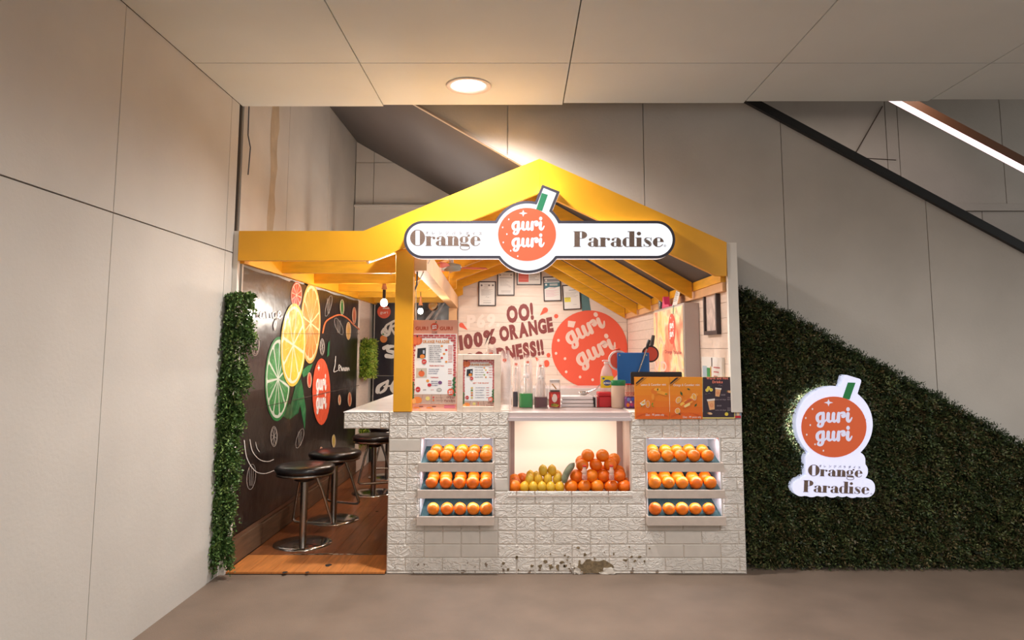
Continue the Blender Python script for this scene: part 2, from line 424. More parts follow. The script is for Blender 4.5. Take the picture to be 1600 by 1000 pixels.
def sd_rbox(x0, y0, x1, y1, r, rot=0.0):
    cx, cy, hx, hy = (x0 + x1) / 2, (y0 + y1) / 2, (x1 - x0) / 2 - r, (y1 - y0) / 2 - r
    def f(x, y):
        u = (x - cx) * math.cos(rot) + (y - cy) * math.sin(rot); v = -(x - cx) * math.sin(rot) + (y - cy) * math.cos(rot)
        qx = np.abs(u) - hx; qy = np.abs(v) - hy
        return np.hypot(np.maximum(qx, 0), np.maximum(qy, 0)) + np.minimum(np.maximum(qx, qy), 0) - r
    return f
def union(*fs): return lambda x, y: np.minimum.reduce([f(x, y) for f in fs])

# ------------------------------------------------------------------ leafy masses (stuff)
def leafy(name, base, out, size, cols, material, parent, leaf=0.016, n_leaf=9, droop=0.25, spread=0.8, width=0.5, xmin=None):
    # base: (N,3) stem feet; out: (N,3) stem directions; one short sprig of paired leaflets per foot
    N = len(base); out = out / np.linalg.norm(out, axis=1, keepdims=True)
    L = size * (0.6 + 0.8 * rng.random((N, 1)))
    rv = rng.normal(size=(N, 3)); side = np.cross(out, rv); side /= np.linalg.norm(side, axis=1, keepdims=True) + 1e-9; nor = np.cross(side, out)
    V = []; Cc = []
    col = np.array(cols)[rng.integers(0, len(cols), N)] * (0.65 + 0.7 * rng.random((N, 1)))
    for k in range(n_leaf):
        t = (k + 1) / n_leaf; sg = 1 if k % 2 else -1
        p = base + out * (L * t) + np.array([[0, 0, -1]]) * (droop * L * t * t)
        d = side * sg * spread + out * 0.6 + nor * rng.normal(0, 0.45, (N, 1)); d /= np.linalg.norm(d, axis=1, keepdims=True)
        if k == n_leaf - 1: d = out
        wv = np.cross(d, nor + 0.4 * rng.normal(size=(N, 3))); wv /= np.linalg.norm(wv, axis=1, keepdims=True) + 1e-9
        l = leaf * (0.7 + 0.6 * rng.random((N, 1))) * (1.15 - 0.4 * t)
        V.append(np.stack([p, p + d * l * .5 + wv * l * width * .5, p + d * l, p + d * l * .5 - wv * l * width * .5], axis=1))
        Cc.append(col * (0.85 + 0.3 * rng.random((N, 1))))
    V = np.concatenate(V).reshape(-1, 3)
    if xmin is not None: V[:, 0] = np.maximum(V[:, 0], xmin)
    nq = len(V) // 4
    Cq = np.clip(np.concatenate(Cc), 0, 1)
    me = bpy.data.meshes.new(name); me.vertices.add(len(V)); off = np.array(parent_loc(parent)) if parent is not None else np.zeros(3)
    me.vertices.foreach_set('co', (V - off).astype(np.float32).ravel())
    me.loops.add(nq * 4); me.loops.foreach_set('vertex_index', np.arange(nq * 4, dtype=np.int32))
    me.polygons.add(nq); me.polygons.foreach_set('loop_start', np.arange(0, nq * 4, 4, dtype=np.int32)); me.polygons.foreach_set('loop_total', np.full(nq, 4, dtype=np.int32))
    me.update(calc_edges=True)
    at = me.color_attributes.new('Col', 'FLOAT_COLOR', 'CORNER')
    c4 = np.concatenate([Cq, np.ones((nq, 1))], axis=1); at.data.foreach_set('color', np.repeat(c4, 4, axis=0).astype(np.float32).ravel())
    me.materials.append(material)
    o = bpy.data.objects.new(name, me); COL.objects.link(o); o.parent = parent; o['kind'] = 'stuff'
    return o
LEAF = attr_mat('leaf', 0.5)
# ------------------------------------------------------------------ materials used by the setting
M_WALL = mat('painted_board', C(202, 196, 188), 0.75, var=0.07, vscale=1.3, bump=0.0015, bscale=55)
M_WALLB = mat('painted_board_dull', C(206, 199, 190), 0.75, var=0.09, vscale=1.6, bump=0.0015, bscale=55)
M_CEIL = mat('ceiling_board', C(226, 230, 227), 0.8, var=0.05, vscale=1.0)
M_JOINT = mat('dark_joint', C(96, 84, 74), 0.9)
M_FLOOR = mat('concrete_floor', C(124, 106, 92), 0.62, var=0.14, vscale=3.0, bump=0.002, bscale=160, detail=10)
M_SOFFIT = mat('grey_soffit', C(88, 82, 80), 0.7, var=0.06, vscale=1.2)
M_BLACK = mat('black_rail', C(24, 23, 24), 0.4)
M_WHITEP = mat('white_paint', C(226, 218, 208), 0.55, var=0.04, vscale=8)
M_STAIN = mat('rusty_stain', C(186, 168, 144), 0.85, var=0.12, vscale=9)

# ------------------------------------------------------------------ floor and ceiling
ZC = 3.07
mb = MB(); mb.box(-2.6, -9, -0.12, 9, 6, 0.0); struct('floor', mb, M_FLOOR)
G = 0.0035
def board(name, x0, y0, z0, x1, y1, z1, m, parent):
    return MB().box(x0, y0, z0, x1, y1, z1).build(name, m, parent)
mb = MB()
mb.box(-2.6, -9, ZC + 0.06, 9, -0.02, ZC + 0.16)
ceil = struct('ceiling', mb, M_JOINT)
xs = [-1.9, -0.93, 0.293, 1.515, 2.74, 3.96, 5.2, 6.4, 9]
ys = [-9, -6.9, -4.8, -2.75, -0.70, 0.0]
LX, LY, LR = -0.322, -0.349, 0.125
for i in range(len(xs) - 1):
    for j in range(len(ys) - 1):
        x0, x1, y0, y1 = xs[i] + G, xs[i + 1] - G, ys[j] + G, ys[j + 1] - (G if j < len(ys) - 2 else 0)
        if j == len(ys) - 2: y1 += 0.04 - 0.028 * (0.5 * (x0 + x1) + 1.9) 
        mb = MB()
        if x0 < LX < x1 and y0 < LY < y1:
            # board with the round cut-out of the downlight
            n = 48; V = []
            for zz in (ZC, ZC + 0.012):
                for k in range(n):
                    a = 2 * math.pi * k / n; dx, dy = math.cos(a), math.sin(a)
                    t = min(((x1 - LX) / dx if dx > 1e-9 else (x0 - LX) / dx if dx < -1e-9 else 1e9), ((y1 - LY) / dy if dy > 1e-9 else (y0 - LY) / dy if dy < -1e-9 else 1e9))
                    V.append((LX + LR * dx, LY + LR * dy, zz)); V.append((LX + t * dx, LY + t * dy, zz))
            Fs = []
            for k in range(n):
                q = (k + 1) % n
                Fs += [(2 * k, 2 * q, 2 * q + 1, 2 * k + 1), (2 * n + 2 * k, 2 * n + 2 * k + 1, 2 * n + 2 * q + 1, 2 * n + 2 * q), (2 * k, 2 * n + 2 * k, 2 * n + 2 * q, 2 * q), (2 * k + 1, 2 * q + 1, 2 * n + 2 * q + 1, 2 * n + 2 * k + 1)]
            # corner triangles
            for cx_, cy_ in ((x0, y0), (x1, y0), (x1, y1), (x0, y1)):
                ang = math.atan2(cy_ - LY, cx_ - LX) % (2 * math.pi); k = int(ang / (2 * math.pi) * n); q = (k + 1) % n
                b = len(V); V += [(cx_, cy_, ZC), (cx_, cy_, ZC + 0.012)]; Fs += [(2 * k + 1, 2 * q + 1, b), (2 * n + 2 * k + 1, b + 1, 2 * n + 2 * q + 1)]
            mb.add(V, Fs)
        else: mb.box(x0, y0, ZC, x1, y1, ZC + 0.06)
        mb.build('ceiling_panel', M_CEIL, ceil)
# downlight in view
dl = thing('recessed_downlight', 'round white recessed downlight glowing in the ceiling above the kiosk', 'ceiling light', (LX, LY, ZC))
mb = MB(); mb.lathe([(LR + 0.018, -0.004), (LR + 0.016, -0.007), (LR - 0.012, -0.005), (LR - 0.016, 0.004)], (LX, LY, ZC), 40, caps=False); mb.build('trim_ring', mat('trim_white', C(226, 214, 206), 0.4), dl)
mb = MB(); mb.lathe([(LR - 0.014, 0.0), (LR - 0.03, 0.045)], (LX, LY, ZC), 40)
mb.f = mb.f[:40]; mb.sm = mb.sm[:40]
mb.build('reflector', mat('reflector', C(250, 235, 225), 0.25, emit=0.5, ecol=C(255, 244, 232)), dl)
mb = MB(); mb.lathe([(0.0, 0.046), (LR - 0.028, 0.046)], (LX, LY, ZC), 40); mb.f = mb.f[:40]; mb.sm = mb.sm[:40]
mb.build('lens', mat('lamp_lens', C(255, 250, 244), 0.4, emit=2.2, ecol=C(255, 250, 244)), dl)

# ------------------------------------------------------------------ left wall: large boards with dark joints
XL = -1.9
mb = MB(); mb.box(XL - 0.12, -9, 0, XL - 0.012, -0.01, ZC + 0.06); wl = struct('wall_left', mb, M_JOINT)
ysl = [-9, -6.0, -3.7, -1.388, -0.14, -0.012]; zsl = [0.0, 2.052, ZC - 0.002]
for i in range(5):
    for j in range(2):
        board('wall_panel', XL - 0.014, ysl[i] + G * .7, zsl[j] + (G if j else 0), XL, ysl[i + 1] - G * .7, zsl[j + 1] - (0 if j else G), M_WALL, wl)
# part of the same side beyond the ceiling edge
XR2 = -1.905
mb = MB(); mb.box(XR2 - 0.12, 0.06, 0.0, XR2 - 0.012, 4.6, 4.4); wlr = struct('wall_left_rear', mb, M_JOINT)
yv = [0.075, P(450, 270, X=XR2).y, P(514, 270, X=XR2).y, 3.42, 4.6]
for i in range(4): board('wall_panel', XR2 - 0.014, yv[i] + G, 0.0, XR2, yv[i + 1] - G, 4.4, M_WALLB, wlr)
yst = P(428, 270, X=XR2).y
d = MB(); 
pts = [Vector((XR2 + 0.001, yst - .09 + .02 * math.sin(k), 3.6 - k * 0.11)) for k in range(13)] + [Vector((XR2 + 0.001, yst + .08 - .004 * k + .02 * math.sin(2 * k), 3.6 - k * 0.11)) for k in range(12, -1, -1)]
d.add(pts, [tuple(range(len(pts)))]); d.build('rust_streak', M_STAIN, wlr)
mb = MB(); mb.tube([(XR2 + .012, .12, 3.3), (XR2 + .012, .13, 2.9), (XR2 + .02, .16, 2.82), (XR2 + .02, .14, 2.62)], 0.004, 6)
tag(mb.build('loose_wire', mat('wire_blue', C(52, 60, 72), 0.5), None), 'thin dark wire hanging in the gap at the wall corner', 'wire')

# ------------------------------------------------------------------ stair overhead: fascia, soffit, rail
YF = 0.22
A = P(655, 168, Y=YF); B = P(820, 262, Y=YF); SL = (A.z - B.z) / (B.x - A.x)
def sof(x): return A.z - SL * (x - A.x)                       # height of the stair underside at x
r0 = P(1172, 160, Y=YF); r1 = P(1600, 390, Y=YF); SR = (r0.z - r1.z) / (r1.x - r0.x)
def rail(x): return r0.z - SR * (x - r0.x)
ZT = 4.35
def clip_top(x): return min(ZT, rail(x))
stair = thing('stair_flight', 'beige sloping stair side with black edge rail rising behind the kiosk', 'stairs', (1.5, YF, 0))
stair['kind'] = 'structure'
xt = r0.x - (ZT - r0.z) / SR
cuts = [-1.9, P(793, 210, Y=YF).x, P(1005, 200, Y=YF).x, P(1222, 260, Y=YF).x, P(1449, 360, Y=YF).x, 4.1, 5.0]
for x0, x1 in zip(cuts, cuts[1:]):
    a, b = x0 + G * .7, x1 - G * .7
    top = [(b, clip_top(b))] + ([(xt, ZT)] if a < xt < b else []) + [(a, clip_top(a))]
    poly = [(a, max(sof(a), 0)), (b, max(sof(b), 0))] + top
    if sof(a) > ZT - .02: 
        xa = A.x - (ZT - A.z) / SL; poly = [(xa, ZT), (b, sof(b)), (b, ZT)]
    if a > A.x + A.z / SL: poly = [(a, 0), (b, 0)] + top
    mb = MB(); mb.prism([Vector((u, YF, v)) for u, v in poly], (0, 0.03, 0)); mb.build('side_panel', M_WALLB, stair)
mb = MB(); xs_ = [-1.89, 4.35]; mb.prism([Vector((xs_[0], YF + .03, sof(xs_[0]))), Vector((xs_[1], YF + .03, sof(xs_[1]))), Vector((xs_[1], YF + .03, sof(xs_[1]) + .05)), Vector((xs_[0], YF + .03, sof(xs_[0]) + .05))], (0, 4.5, 0)); mb.build('underside', M_SOFFIT, stair)
mb = MB(); mb.prism([Vector((x, YF - .012, sof(x) + o)) for x, o in ((-1.88, 0), (3.9, 0), (3.9, .018), (-1.88, .018))], (0, .02, 0)); mb.build('lower_trim', mat('trim_beige', C(170, 156, 146), .6), stair)
mb = MB(); mb.prism([Vector((x, YF - .035, rail(x) + o)) for x, o in ((1.2, -.03), (4.6, -.03), (4.6, .035), (1.2, .035))], (0, .1, 0)); mb.build('edge_rail', M_BLACK, stair)
# walls behind and above
mb = MB(); mb.box(-1.9, 4.62, 0, 1.5, 4.75, 4.4); struct('wall_back_lower', mb, M_WALLB)
YU = 3.3
zl = P(640, 321, Y=YU).z
def up(x0, x1, z0, nm='wall_panel', y=YU, m=M_WALLB, par=None, th=0.03):
    # wall board between x0 and x1, from z0 up to the stair underside
    pts = [Vector((x0, y, z0)), Vector((x1, y, z0))]
    if sof(x1) > z0 + .01: pts += [Vector((x1, y, sof(x1) - .004)), Vector((x0, y, sof(x0) - .004))]
    else: pts = [Vector((x0, y, z0)), Vector((A.x + (A.z - z0) / SL, y, z0)), Vector((x0, y, sof(x0) - .004))]
    MB().prism(pts, (0, th, 0)).build(nm, m, par)
mb = MB(); mb.prism([Vector((-1.895, YU + .031, 2.32)), Vector((-0.5, YU + .031, 2.55)), Vector((-0.5, YU + .031, sof(-.5) - .01)), Vector((-1.895, YU + .031, sof(-1.895) - .01))], (0, .05, 0)); wbu = struct('wall_back_upper', mb, M_JOINT)
xj = P(584, 280, Y=YU).x; zj = P(600, 254, Y=YU).z
up(-1.895, xj - G, zj + G, par=wbu); up(xj + G, -0.35, zj + G, par=wbu)
MB().box(-1.895, YU, zl, xj - G, YU + .03, zj - G).build('wall_panel', M_WALLB, wbu)
MB().box(xj + G, YU, zl, -0.42, YU + .03, zj - G).build('wall_panel', M_WALLB, wbu)
MB().box(-1.895, YU - .05, zl - .025, -0.4, YU + .03, zl).build('ledge', M_WALL, wbu)
MB().box(-1.895, YU - .02, 2.34, -0.75, YU + .03, zl - .025).build('wall_panel', M_WALL, wbu)
# far side of the stair well, above the rail
YW = 1.7
mb = MB(); zz = lambda x: max(sof(x) + .12, 0.0)
mb.prism([Vector((x, YW + .03, z)) for x, z in ((0.4, zz(.4)), (6.5, zz(6.5)), (6.5, ZT), (0.4, ZT))], (0, .1, 0)); wfr = struct('wall_stairwell', mb, M_JOINT)
xw = [0.4, P(1384, 200, Y=YW).x, P(1403, 200, Y=YW).x, P(1568, 250, Y=YW).x, 6.5]
zw = P(1530, 318, Y=YW).z
for i in range(4):
    a, b = xw[i] + G, xw[i + 1] - G
    zlo = max(zw, max(sof(a), sof(b)) + .12) if i >= 2 else zz(a)
    if i < 2: mb = MB().prism([Vector((a, YW, zz(a))), Vector((b, YW, zz(b))), Vector((b, YW, ZT)), Vector((a, YW, ZT))], (0, .03, 0))
    else: mb = MB().box(a, YW, zw, b, YW + .03, ZT)
    mb.build('wall_panel', M_WALLB, wfr)
MB().box(P(1395, 318, Y=YW).x, YW - .02, zw - .07, 6.5, YW + .03, zw - .005).build('ledge', M_WALLB, wfr)
a, b = P(1404, 340, Y=YW).x, P(1535, 340, Y=YW).x
MB().box(a, YW, zw - .9, b - G, YW + .03, zw - .075).build('wall_panel', M_WALLB, wfr)
MB().box(b + G, YW, zw - 1.5, 6.5, YW + .03, zw - .075).build('wall_panel', M_WALLB, wfr)
a = P(1379, 166, Y=YW - .01); b = P(1333, 246, Y=YW - .01)
MB().tube([a, b], .005, 5).build('diagonal_joint', M_JOINT, wfr)
a = P(1333, 246, Y=YW - .004); b = P(1400, 250, Y=YW - .004); MB().tube([a, b], .004, 5).build('joint_line', M_JOINT, wfr)
mb = MB(); mb.box(-2.1, -0.02, ZT, 6.5, 4.8, ZT + .1); struct('unseen_ceiling_upper', mb, M_CEIL)  # unseen slab, added to keep world light out of the stair void
mb = MB(); mb.box(-1.9, -0.02, ZC + .16, 6.5, 0.0, ZT); struct('wall_header', mb, M_CEIL)
# light line under the flight above
YT = 1.05
a = P(1385, 148, Y=YT); b = P(1640, 283, Y=YT); dv = (b - a).normalized(); nz = Vector((dv.z, 0, -dv.x)) * -1
if nz.z < 0: nz = -nz
ll = thing('linear_light', 'glowing pinkish white light line sloping along the stair above the black rail', 'light', (a + b) / 2)
MB().prism([a + nz * .012, b + nz * .012, b + nz * .085, a + nz * .085], (0, .09, 0)).build('housing', mat('brown_housing', C(112, 74, 52), .5), ll)
MB().prism([a - nz * .012, b - nz * .012, b + nz * .012, a + nz * .012], (0, .05, 0)).build('diffuser', mat('pink_diffuser', C(255, 225, 222), .4, emit=2.2, ecol=C(255, 214, 218)), ll)
lamp('added_loft_fill', 'AREA', (-.75, 1.5, 2.55), 9, (1, .93, .86), (math.radians(180), 0, 0), shape='RECTANGLE', size=1.0, size_y=1.6)  # added fill facing up to brighten the void above the roof, no real fixture
lamp('stairwell_lamp', 'AREA', (2.9, .75, 3.6), 9, (1, .85, .72), (0, 0, 0), shape='RECTANGLE', size=1.2, size_y=.4)
# ------------------------------------------------------------------ kiosk: colours
M_YEL = mat('yellow_paint', C(238, 168, 34), 0.42, var=0.05, vscale=5, bump=0.0006, bscale=90)
M_YELW = mat('yellow_timber', C(232, 168, 34), 0.5, var=0.12, vscale=6, stretch=(1, 1, 6))
M_PEACH = mat('pale_orange_timber', C(226, 176, 124), 0.5, var=0.08, vscale=7)
M_PLY = mat('plywood', C(232, 188, 140), 0.6, var=0.08, vscale=5)
M_FOAM = mat('foam_brick', C(232, 224, 215), 0.6)
M_FOAMS = mat('foam_smooth', C(218, 209, 199), 0.6, var=0.05, vscale=14)
M_GROUT = mat('foam_joint', C(216, 207, 197), 0.7)
M_SHELF = mat('shelf_paint', C(206, 190, 178), 0.5, var=0.06, vscale=20)
M_PLANK = mat('whitewashed_plank', C(236, 218, 204), 0.55, var=0.05, vscale=9, stretch=(1, 1, 5))
M_GAP = mat('plank_gap', C(150, 120, 104), 0.9)
M_TOP = mat('glossy_white_top', C(232, 226, 224), 0.18, var=0.05, vscale=7)
M_STEEL = mat('brushed_steel', C(176, 172, 170), 0.28, metal=1.0)
M_CHROME = mat('chrome', C(196, 192, 188), 0.12, metal=1.0)
def foam_nodes(m, strength):
    nt = m.node_tree; b = nt.nodes['Principled BSDF']; g = nt.nodes.new('ShaderNodeNewGeometry')
    mp = nt.nodes.new('ShaderNodeMapping'); mp.inputs['Scale'].default_value = (13, 13, 21); nt.links.new(g.outputs['Position'], mp.inputs['Vector'])
    n = nt.nodes.new('ShaderNodeTexNoise'); n.inputs['Scale'].default_value = 1.0; n.inputs['Detail'].default_value = 2.0; n.inputs['Distortion'].default_value = 1.6
    nt.links.new(mp.outputs['Vector'], n.inputs['Vector'])
    # ridges: 1 - |2 f - 1| sharpened
    a = nt.nodes.new('ShaderNodeMath'); a.operation = 'SUBTRACT'; nt.links.new(n.outputs['Fac'], a.inputs[0]); a.inputs[1].default_value = 0.5
    ab = nt.nodes.new('ShaderNodeMath'); ab.operation = 'ABSOLUTE'; nt.links.new(a.outputs[0], ab.inputs[0])
    mr = nt.nodes.new('ShaderNodeMapRange'); mr.inputs[1].default_value = 0.0; mr.inputs[2].default_value = 0.09; mr.inputs[3].default_value = 1.0; mr.inputs[4].default_value = 0.0
    nt.links.new(ab.outputs[0], mr.inputs[0])
    n3 = nt.nodes.new('ShaderNodeTexNoise'); n3.inputs['Scale'].default_value = 4.0; n3.inputs['Detail'].default_value = 3; nt.links.new(mp.outputs['Vector'], n3.inputs['Vector'])
    ad = nt.nodes.new('ShaderNodeMath'); ad.operation = 'MULTIPLY_ADD'; nt.links.new(n3.outputs['Fac'], ad.inputs[0]); ad.inputs[1].default_value = 0.5; nt.links.new(mr.outputs[0], ad.inputs[2])
    bp = nt.nodes.new('ShaderNodeBump'); bp.inputs['Strength'].default_value = strength; bp.inputs['Distance'].default_value = 0.008
    nt.links.new(ad.outputs[0], bp.inputs['Height']); nt.links.new(bp.outputs['Normal'], b.inputs['Normal'])
    # grime towards the floor: brown specks and scuffs that belong to the foam itself
    sx = nt.nodes.new('ShaderNodeSeparateXYZ'); nt.links.new(g.outputs['Position'], sx.inputs[0])
    hz = nt.nodes.new('ShaderNodeMapRange'); hz.inputs[1].default_value = 0.02; hz.inputs[2].default_value = 0.20; hz.inputs[3].default_value = 0.60; hz.inputs[4].default_value = 0.78; nt.links.new(sx.outputs['Z'], hz.inputs[0])
    n2 = nt.nodes.new('ShaderNodeTexNoise'); n2.inputs['Scale'].default_value = 26; n2.inputs['Detail'].default_value = 5; nt.links.new(g.outputs['Position'], n2.inputs['Vector'])
    gt = nt.nodes.new('ShaderNodeMath'); gt.operation = 'SUBTRACT'; nt.links.new(n2.outputs['Fac'], gt.inputs[0]); nt.links.new(hz.outputs[0], gt.inputs[1])
    m2 = nt.nodes.new('ShaderNodeMapRange'); m2.inputs[1].default_value = 0.0; m2.inputs[2].default_value = 0.05; nt.links.new(gt.outputs[0], m2.inputs[0])
    mx = nt.nodes.new('ShaderNodeMix'); mx.data_type = 'RGBA'; nt.links.new(m2.outputs[0], mx.inputs[0]); mx.inputs[6].default_value = b.inputs['Base Color'].default_value; mx.inputs[7].default_value = C(138, 116, 96)
    nt.links.new(mx.outputs[2], b.inputs['Base Color'])
foam_nodes(M_FOAM, 0.55)

# ------------------------------------------------------------------ front counter with niches and display box
X0, X1 = -0.846, 1.440                      # counter ends
CXL, CXR, CZB = -0.071, 0.719, 0.483        # display opening
NL0, NL1, NR0, NR1 = -0.637, -0.174, 0.820, 1.290
NZT, NZB = 0.847, 0.372
ZTOP = 1.006; CD = 0.62
cnt = thing('juice_counter', 'white brick-patterned kiosk counter with two lit fruit niches and a central display box', 'counter', (0.3, 0, 0))
T0 = 0.006
mb = MB()
# columns between holes (front skin sits T0 proud as bricks)
def seg(x0, x1, z0, z1, y1=CD): mb.box(x0, T0, z0, x1, y1, z1)
seg(X0, NL0, 0, ZTOP); seg(NL0, NL1, 0, NZB - .062); seg(NL0, NL1, NZT, ZTOP); seg(NL1, CXL, 0, ZTOP)
seg(CXL, CXR, 0, CZB); seg(CXR, NR0, 0, ZTOP); seg(NR0, NR1, 0, NZB - .062); seg(NR0, NR1, NZT, ZTOP); seg(NR1, X1, 0, ZTOP)
mb.build('carcass', M_GROUT, cnt)
M_NICHE = mat('niche_white', C(238, 238, 244), 0.5)
for (a, b) in ((NL0, NL1), (NR0, NR1)): MB().box(a, .27, NZB - .07, b, CD, NZT).build('niche_back', M_NICHE, cnt)
MB().box(CXL, .012, ZTOP - .03, CXR, CD, ZTOP).box(CXL, .40, CZB, CXR, CD, ZTOP - .03).build('worktop', mat('worktop_grey', C(196, 178, 174), .3), cnt)
MB().box(CXL - .004, -.004, ZTOP - .052, CXR + .004, .012, ZTOP - .03).build('glass_edge', mat('frosted_edge', C(210, 196, 196), .3), cnt)
MB().box(X0, .0, ZTOP - .003, CXL, CD, ZTOP + .004).build('worktop', M_FOAMS, cnt); MB().box(CXR, .0, ZTOP - .003, X1, CD, ZTOP + .004).build('worktop', M_FOAMS, cnt)

# bricks of the moulded foam cladding, each its own piece
BRK = {}
def brick_mesh(L, H, m, key):
    k = (round(L, 3), round(H, 3), m.name, key)
    if k in BRK: return BRK[k]
    t, b = 0.007, 0.005
    me = bpy.data.meshes.new('brick'); v = []
    for (y, ins) in ((0, 0), (-t * .55, .0015), (-t, b)):
        v += [(ins, y, ins), (L - ins, y, ins), (L - ins, y, H - ins), (ins, y, H - ins)]
    f = [(8, 9, 10, 11)]
    for r in (0, 4):
        for i in range(4): f.append((r + i, r + (i + 1) % 4, r + 4 + (i + 1) % 4, r + 4 + i))
    me.from_pydata(v, [], f); me.materials.append(m); me.update(); BRK[k] = me; return me
def lay_brick(L, H, m, x, y, z, par, rz=0.0):
    o = bpy.data.objects.new('brick', brick_mesh(L, H, m, 0)); COL.objects.link(o); o.parent = par
    o.location = Vector((x, y, z)) - parent_loc(par); o.rotation_euler = (0, 0, rz)
def clad(x0, x1, zt, zb, holes, par, RH=0.0825, RL=0.236, y=T0, smooth=(), rz=None, ph=0.0):
    # rows from the top down; holes are (x0, x1, z0, z1)
    z = zt; row = 0
    while z > zb + 0.012:
        zl_ = max(zb, z - RH); gaps = sorted((h[0], h[1]) for h in holes if h[2] < (z + zl_) / 2 < h[3])
        spans = []; cur = x0
        for a, b in gaps:
            if a > cur + .01: spans.append((cur, a))
            cur = max(cur, b)
        if cur < x1 - .01: spans.append((cur, x1))
        for a, b in spans:
            off = (row % 2) * RL * .5 + ph
            e = x0 + off - RL * math.ceil((off) / RL + 1e-6)
            xs_ = [a]; k = e
            while k < b:
                if k > a + .03 and k < b - .03: xs_.append(k)
                if random.random() < .3 and a + .03 < k + RL / 2 < b - .03: xs_.append(k + RL / 2)
                k += RL
            xs_.append(b)
            for p, q in zip(xs_, xs_[1:]):
                sm = any(h[0] <= (p + q) / 2 <= h[1] and h[2] <= (z + zl_) / 2 <= h[3] for h in smooth)
                lay_brick(q - p - .003, z - zl_ - .003, M_FOAMS if sm else M_FOAM, p + .0015, y, zl_ + .0015, par)
        z = zl_; row += 1
HOLES = [(NL0 - .004, NL1 + .012, NZB - .062, NZT + .002), (CXL - .003, CXR + .003, CZB - .006, 1.1), (NR0 - .012, NR1 + .012, NZB - .062, NZT + .002)]
SM = [(NL0, NL1, 0.10, 0.31), (NR0, NR1 - .05, 0.10, 0.31), (X0, NL0 - .01, .76, .845), (NL1, CXL, .48, .63)]
clad(X0, X1, ZTOP, 0.0, HOLES, cnt, smooth=SM)
# torn patch where the foam has come away near the floor
MS = mat('torn_foam', C(130, 112, 86), 0.95, var=0.35, vscale=60, bump=.004, bscale=120)
cxs, czs = P(935, 886, Y=0).x, .045
mb = MB(); pts = [(-.155, -.04), (-.16, -.005), (-.13, .0), (-.125, .03), (-.105, .012), (-.09, .028), (-.075, .045), (-.055, .048), (-.04, .036), (.01, .034), (.035, .043), (.06, .03), (.09, .012), (.1, -.004), (.07, -.012), (.055, -.036), (.02, -.042), (-.05, -.036), (-.09, -.042)]
mb.prism([Vector((cxs + u, -.0045, czs + v)) for u, v in pts], (0, .004, 0)); mb.build('torn_patch', MS, cnt)
for q in range(26):
    u = random.uniform(-.52, .45) + (-.1 if q % 3 else 0); v = random.uniform(.02, .125) if q % 4 else random.uniform(.1, .17); r = random.uniform(.004, .014)
    MB().prism([Vector((cxs + u + r * random.uniform(.4, 1.1) * math.cos(k * 1.05) * (1.6 if q % 5 == 0 else 1), -.0045, max(.003, v + r * random.uniform(.4, 1.1) * math.sin(k * 1.05)))) for k in range(6)], (0, .004, 0)).build('scuff', MS, cnt)
M_SCRAP = mat('foam_scrap', C(214, 204, 192), .7, bump=.003, bscale=60)
for u, v, w_, h_ in ((-.135, .022, .03, .026), (-.118, .008, .022, .012), (.062, .022, .05, .026), (.085, .012, .03, .014), (.03, .008, .03, .01), (-.16, .05, .02, .014)):
    pts = []
    for k in range(11): a_ = 2 * math.pi * k / 11; r_ = random.uniform(.6, 1.1); pts.append(Vector((cxs + u + w_ * r_ * math.cos(a_), -.0065 - .01 * random.random(), max(.002, v + h_ * r_ * math.sin(a_)))))
    MB().prism(pts, (0, .006, 0)).build('torn_flap', M_SCRAP, cnt)
for u, v, w_, h_ in ((-.30, .045, .02, .02), (-.37, .05, .014, .018), (-.26, .04, .012, .025), (-.21, .05, .012, .012), (-.42, .05, .012, .01), (.17, .085, .02, .012), (.23, .08, .012, .008), (-.335, .075, .016, .012)):
    pts = []
    for k in range(10): a_ = 2 * math.pi * k / 10; r_ = random.uniform(.45, 1.15); pts.append(Vector((cxs + u + w_ * r_ * math.cos(a_), -.0045, max(.002, v + h_ * r_ * math.sin(a_)))))
    MB().prism(pts, (0, .004, 0)).build('scuff', MS, cnt)

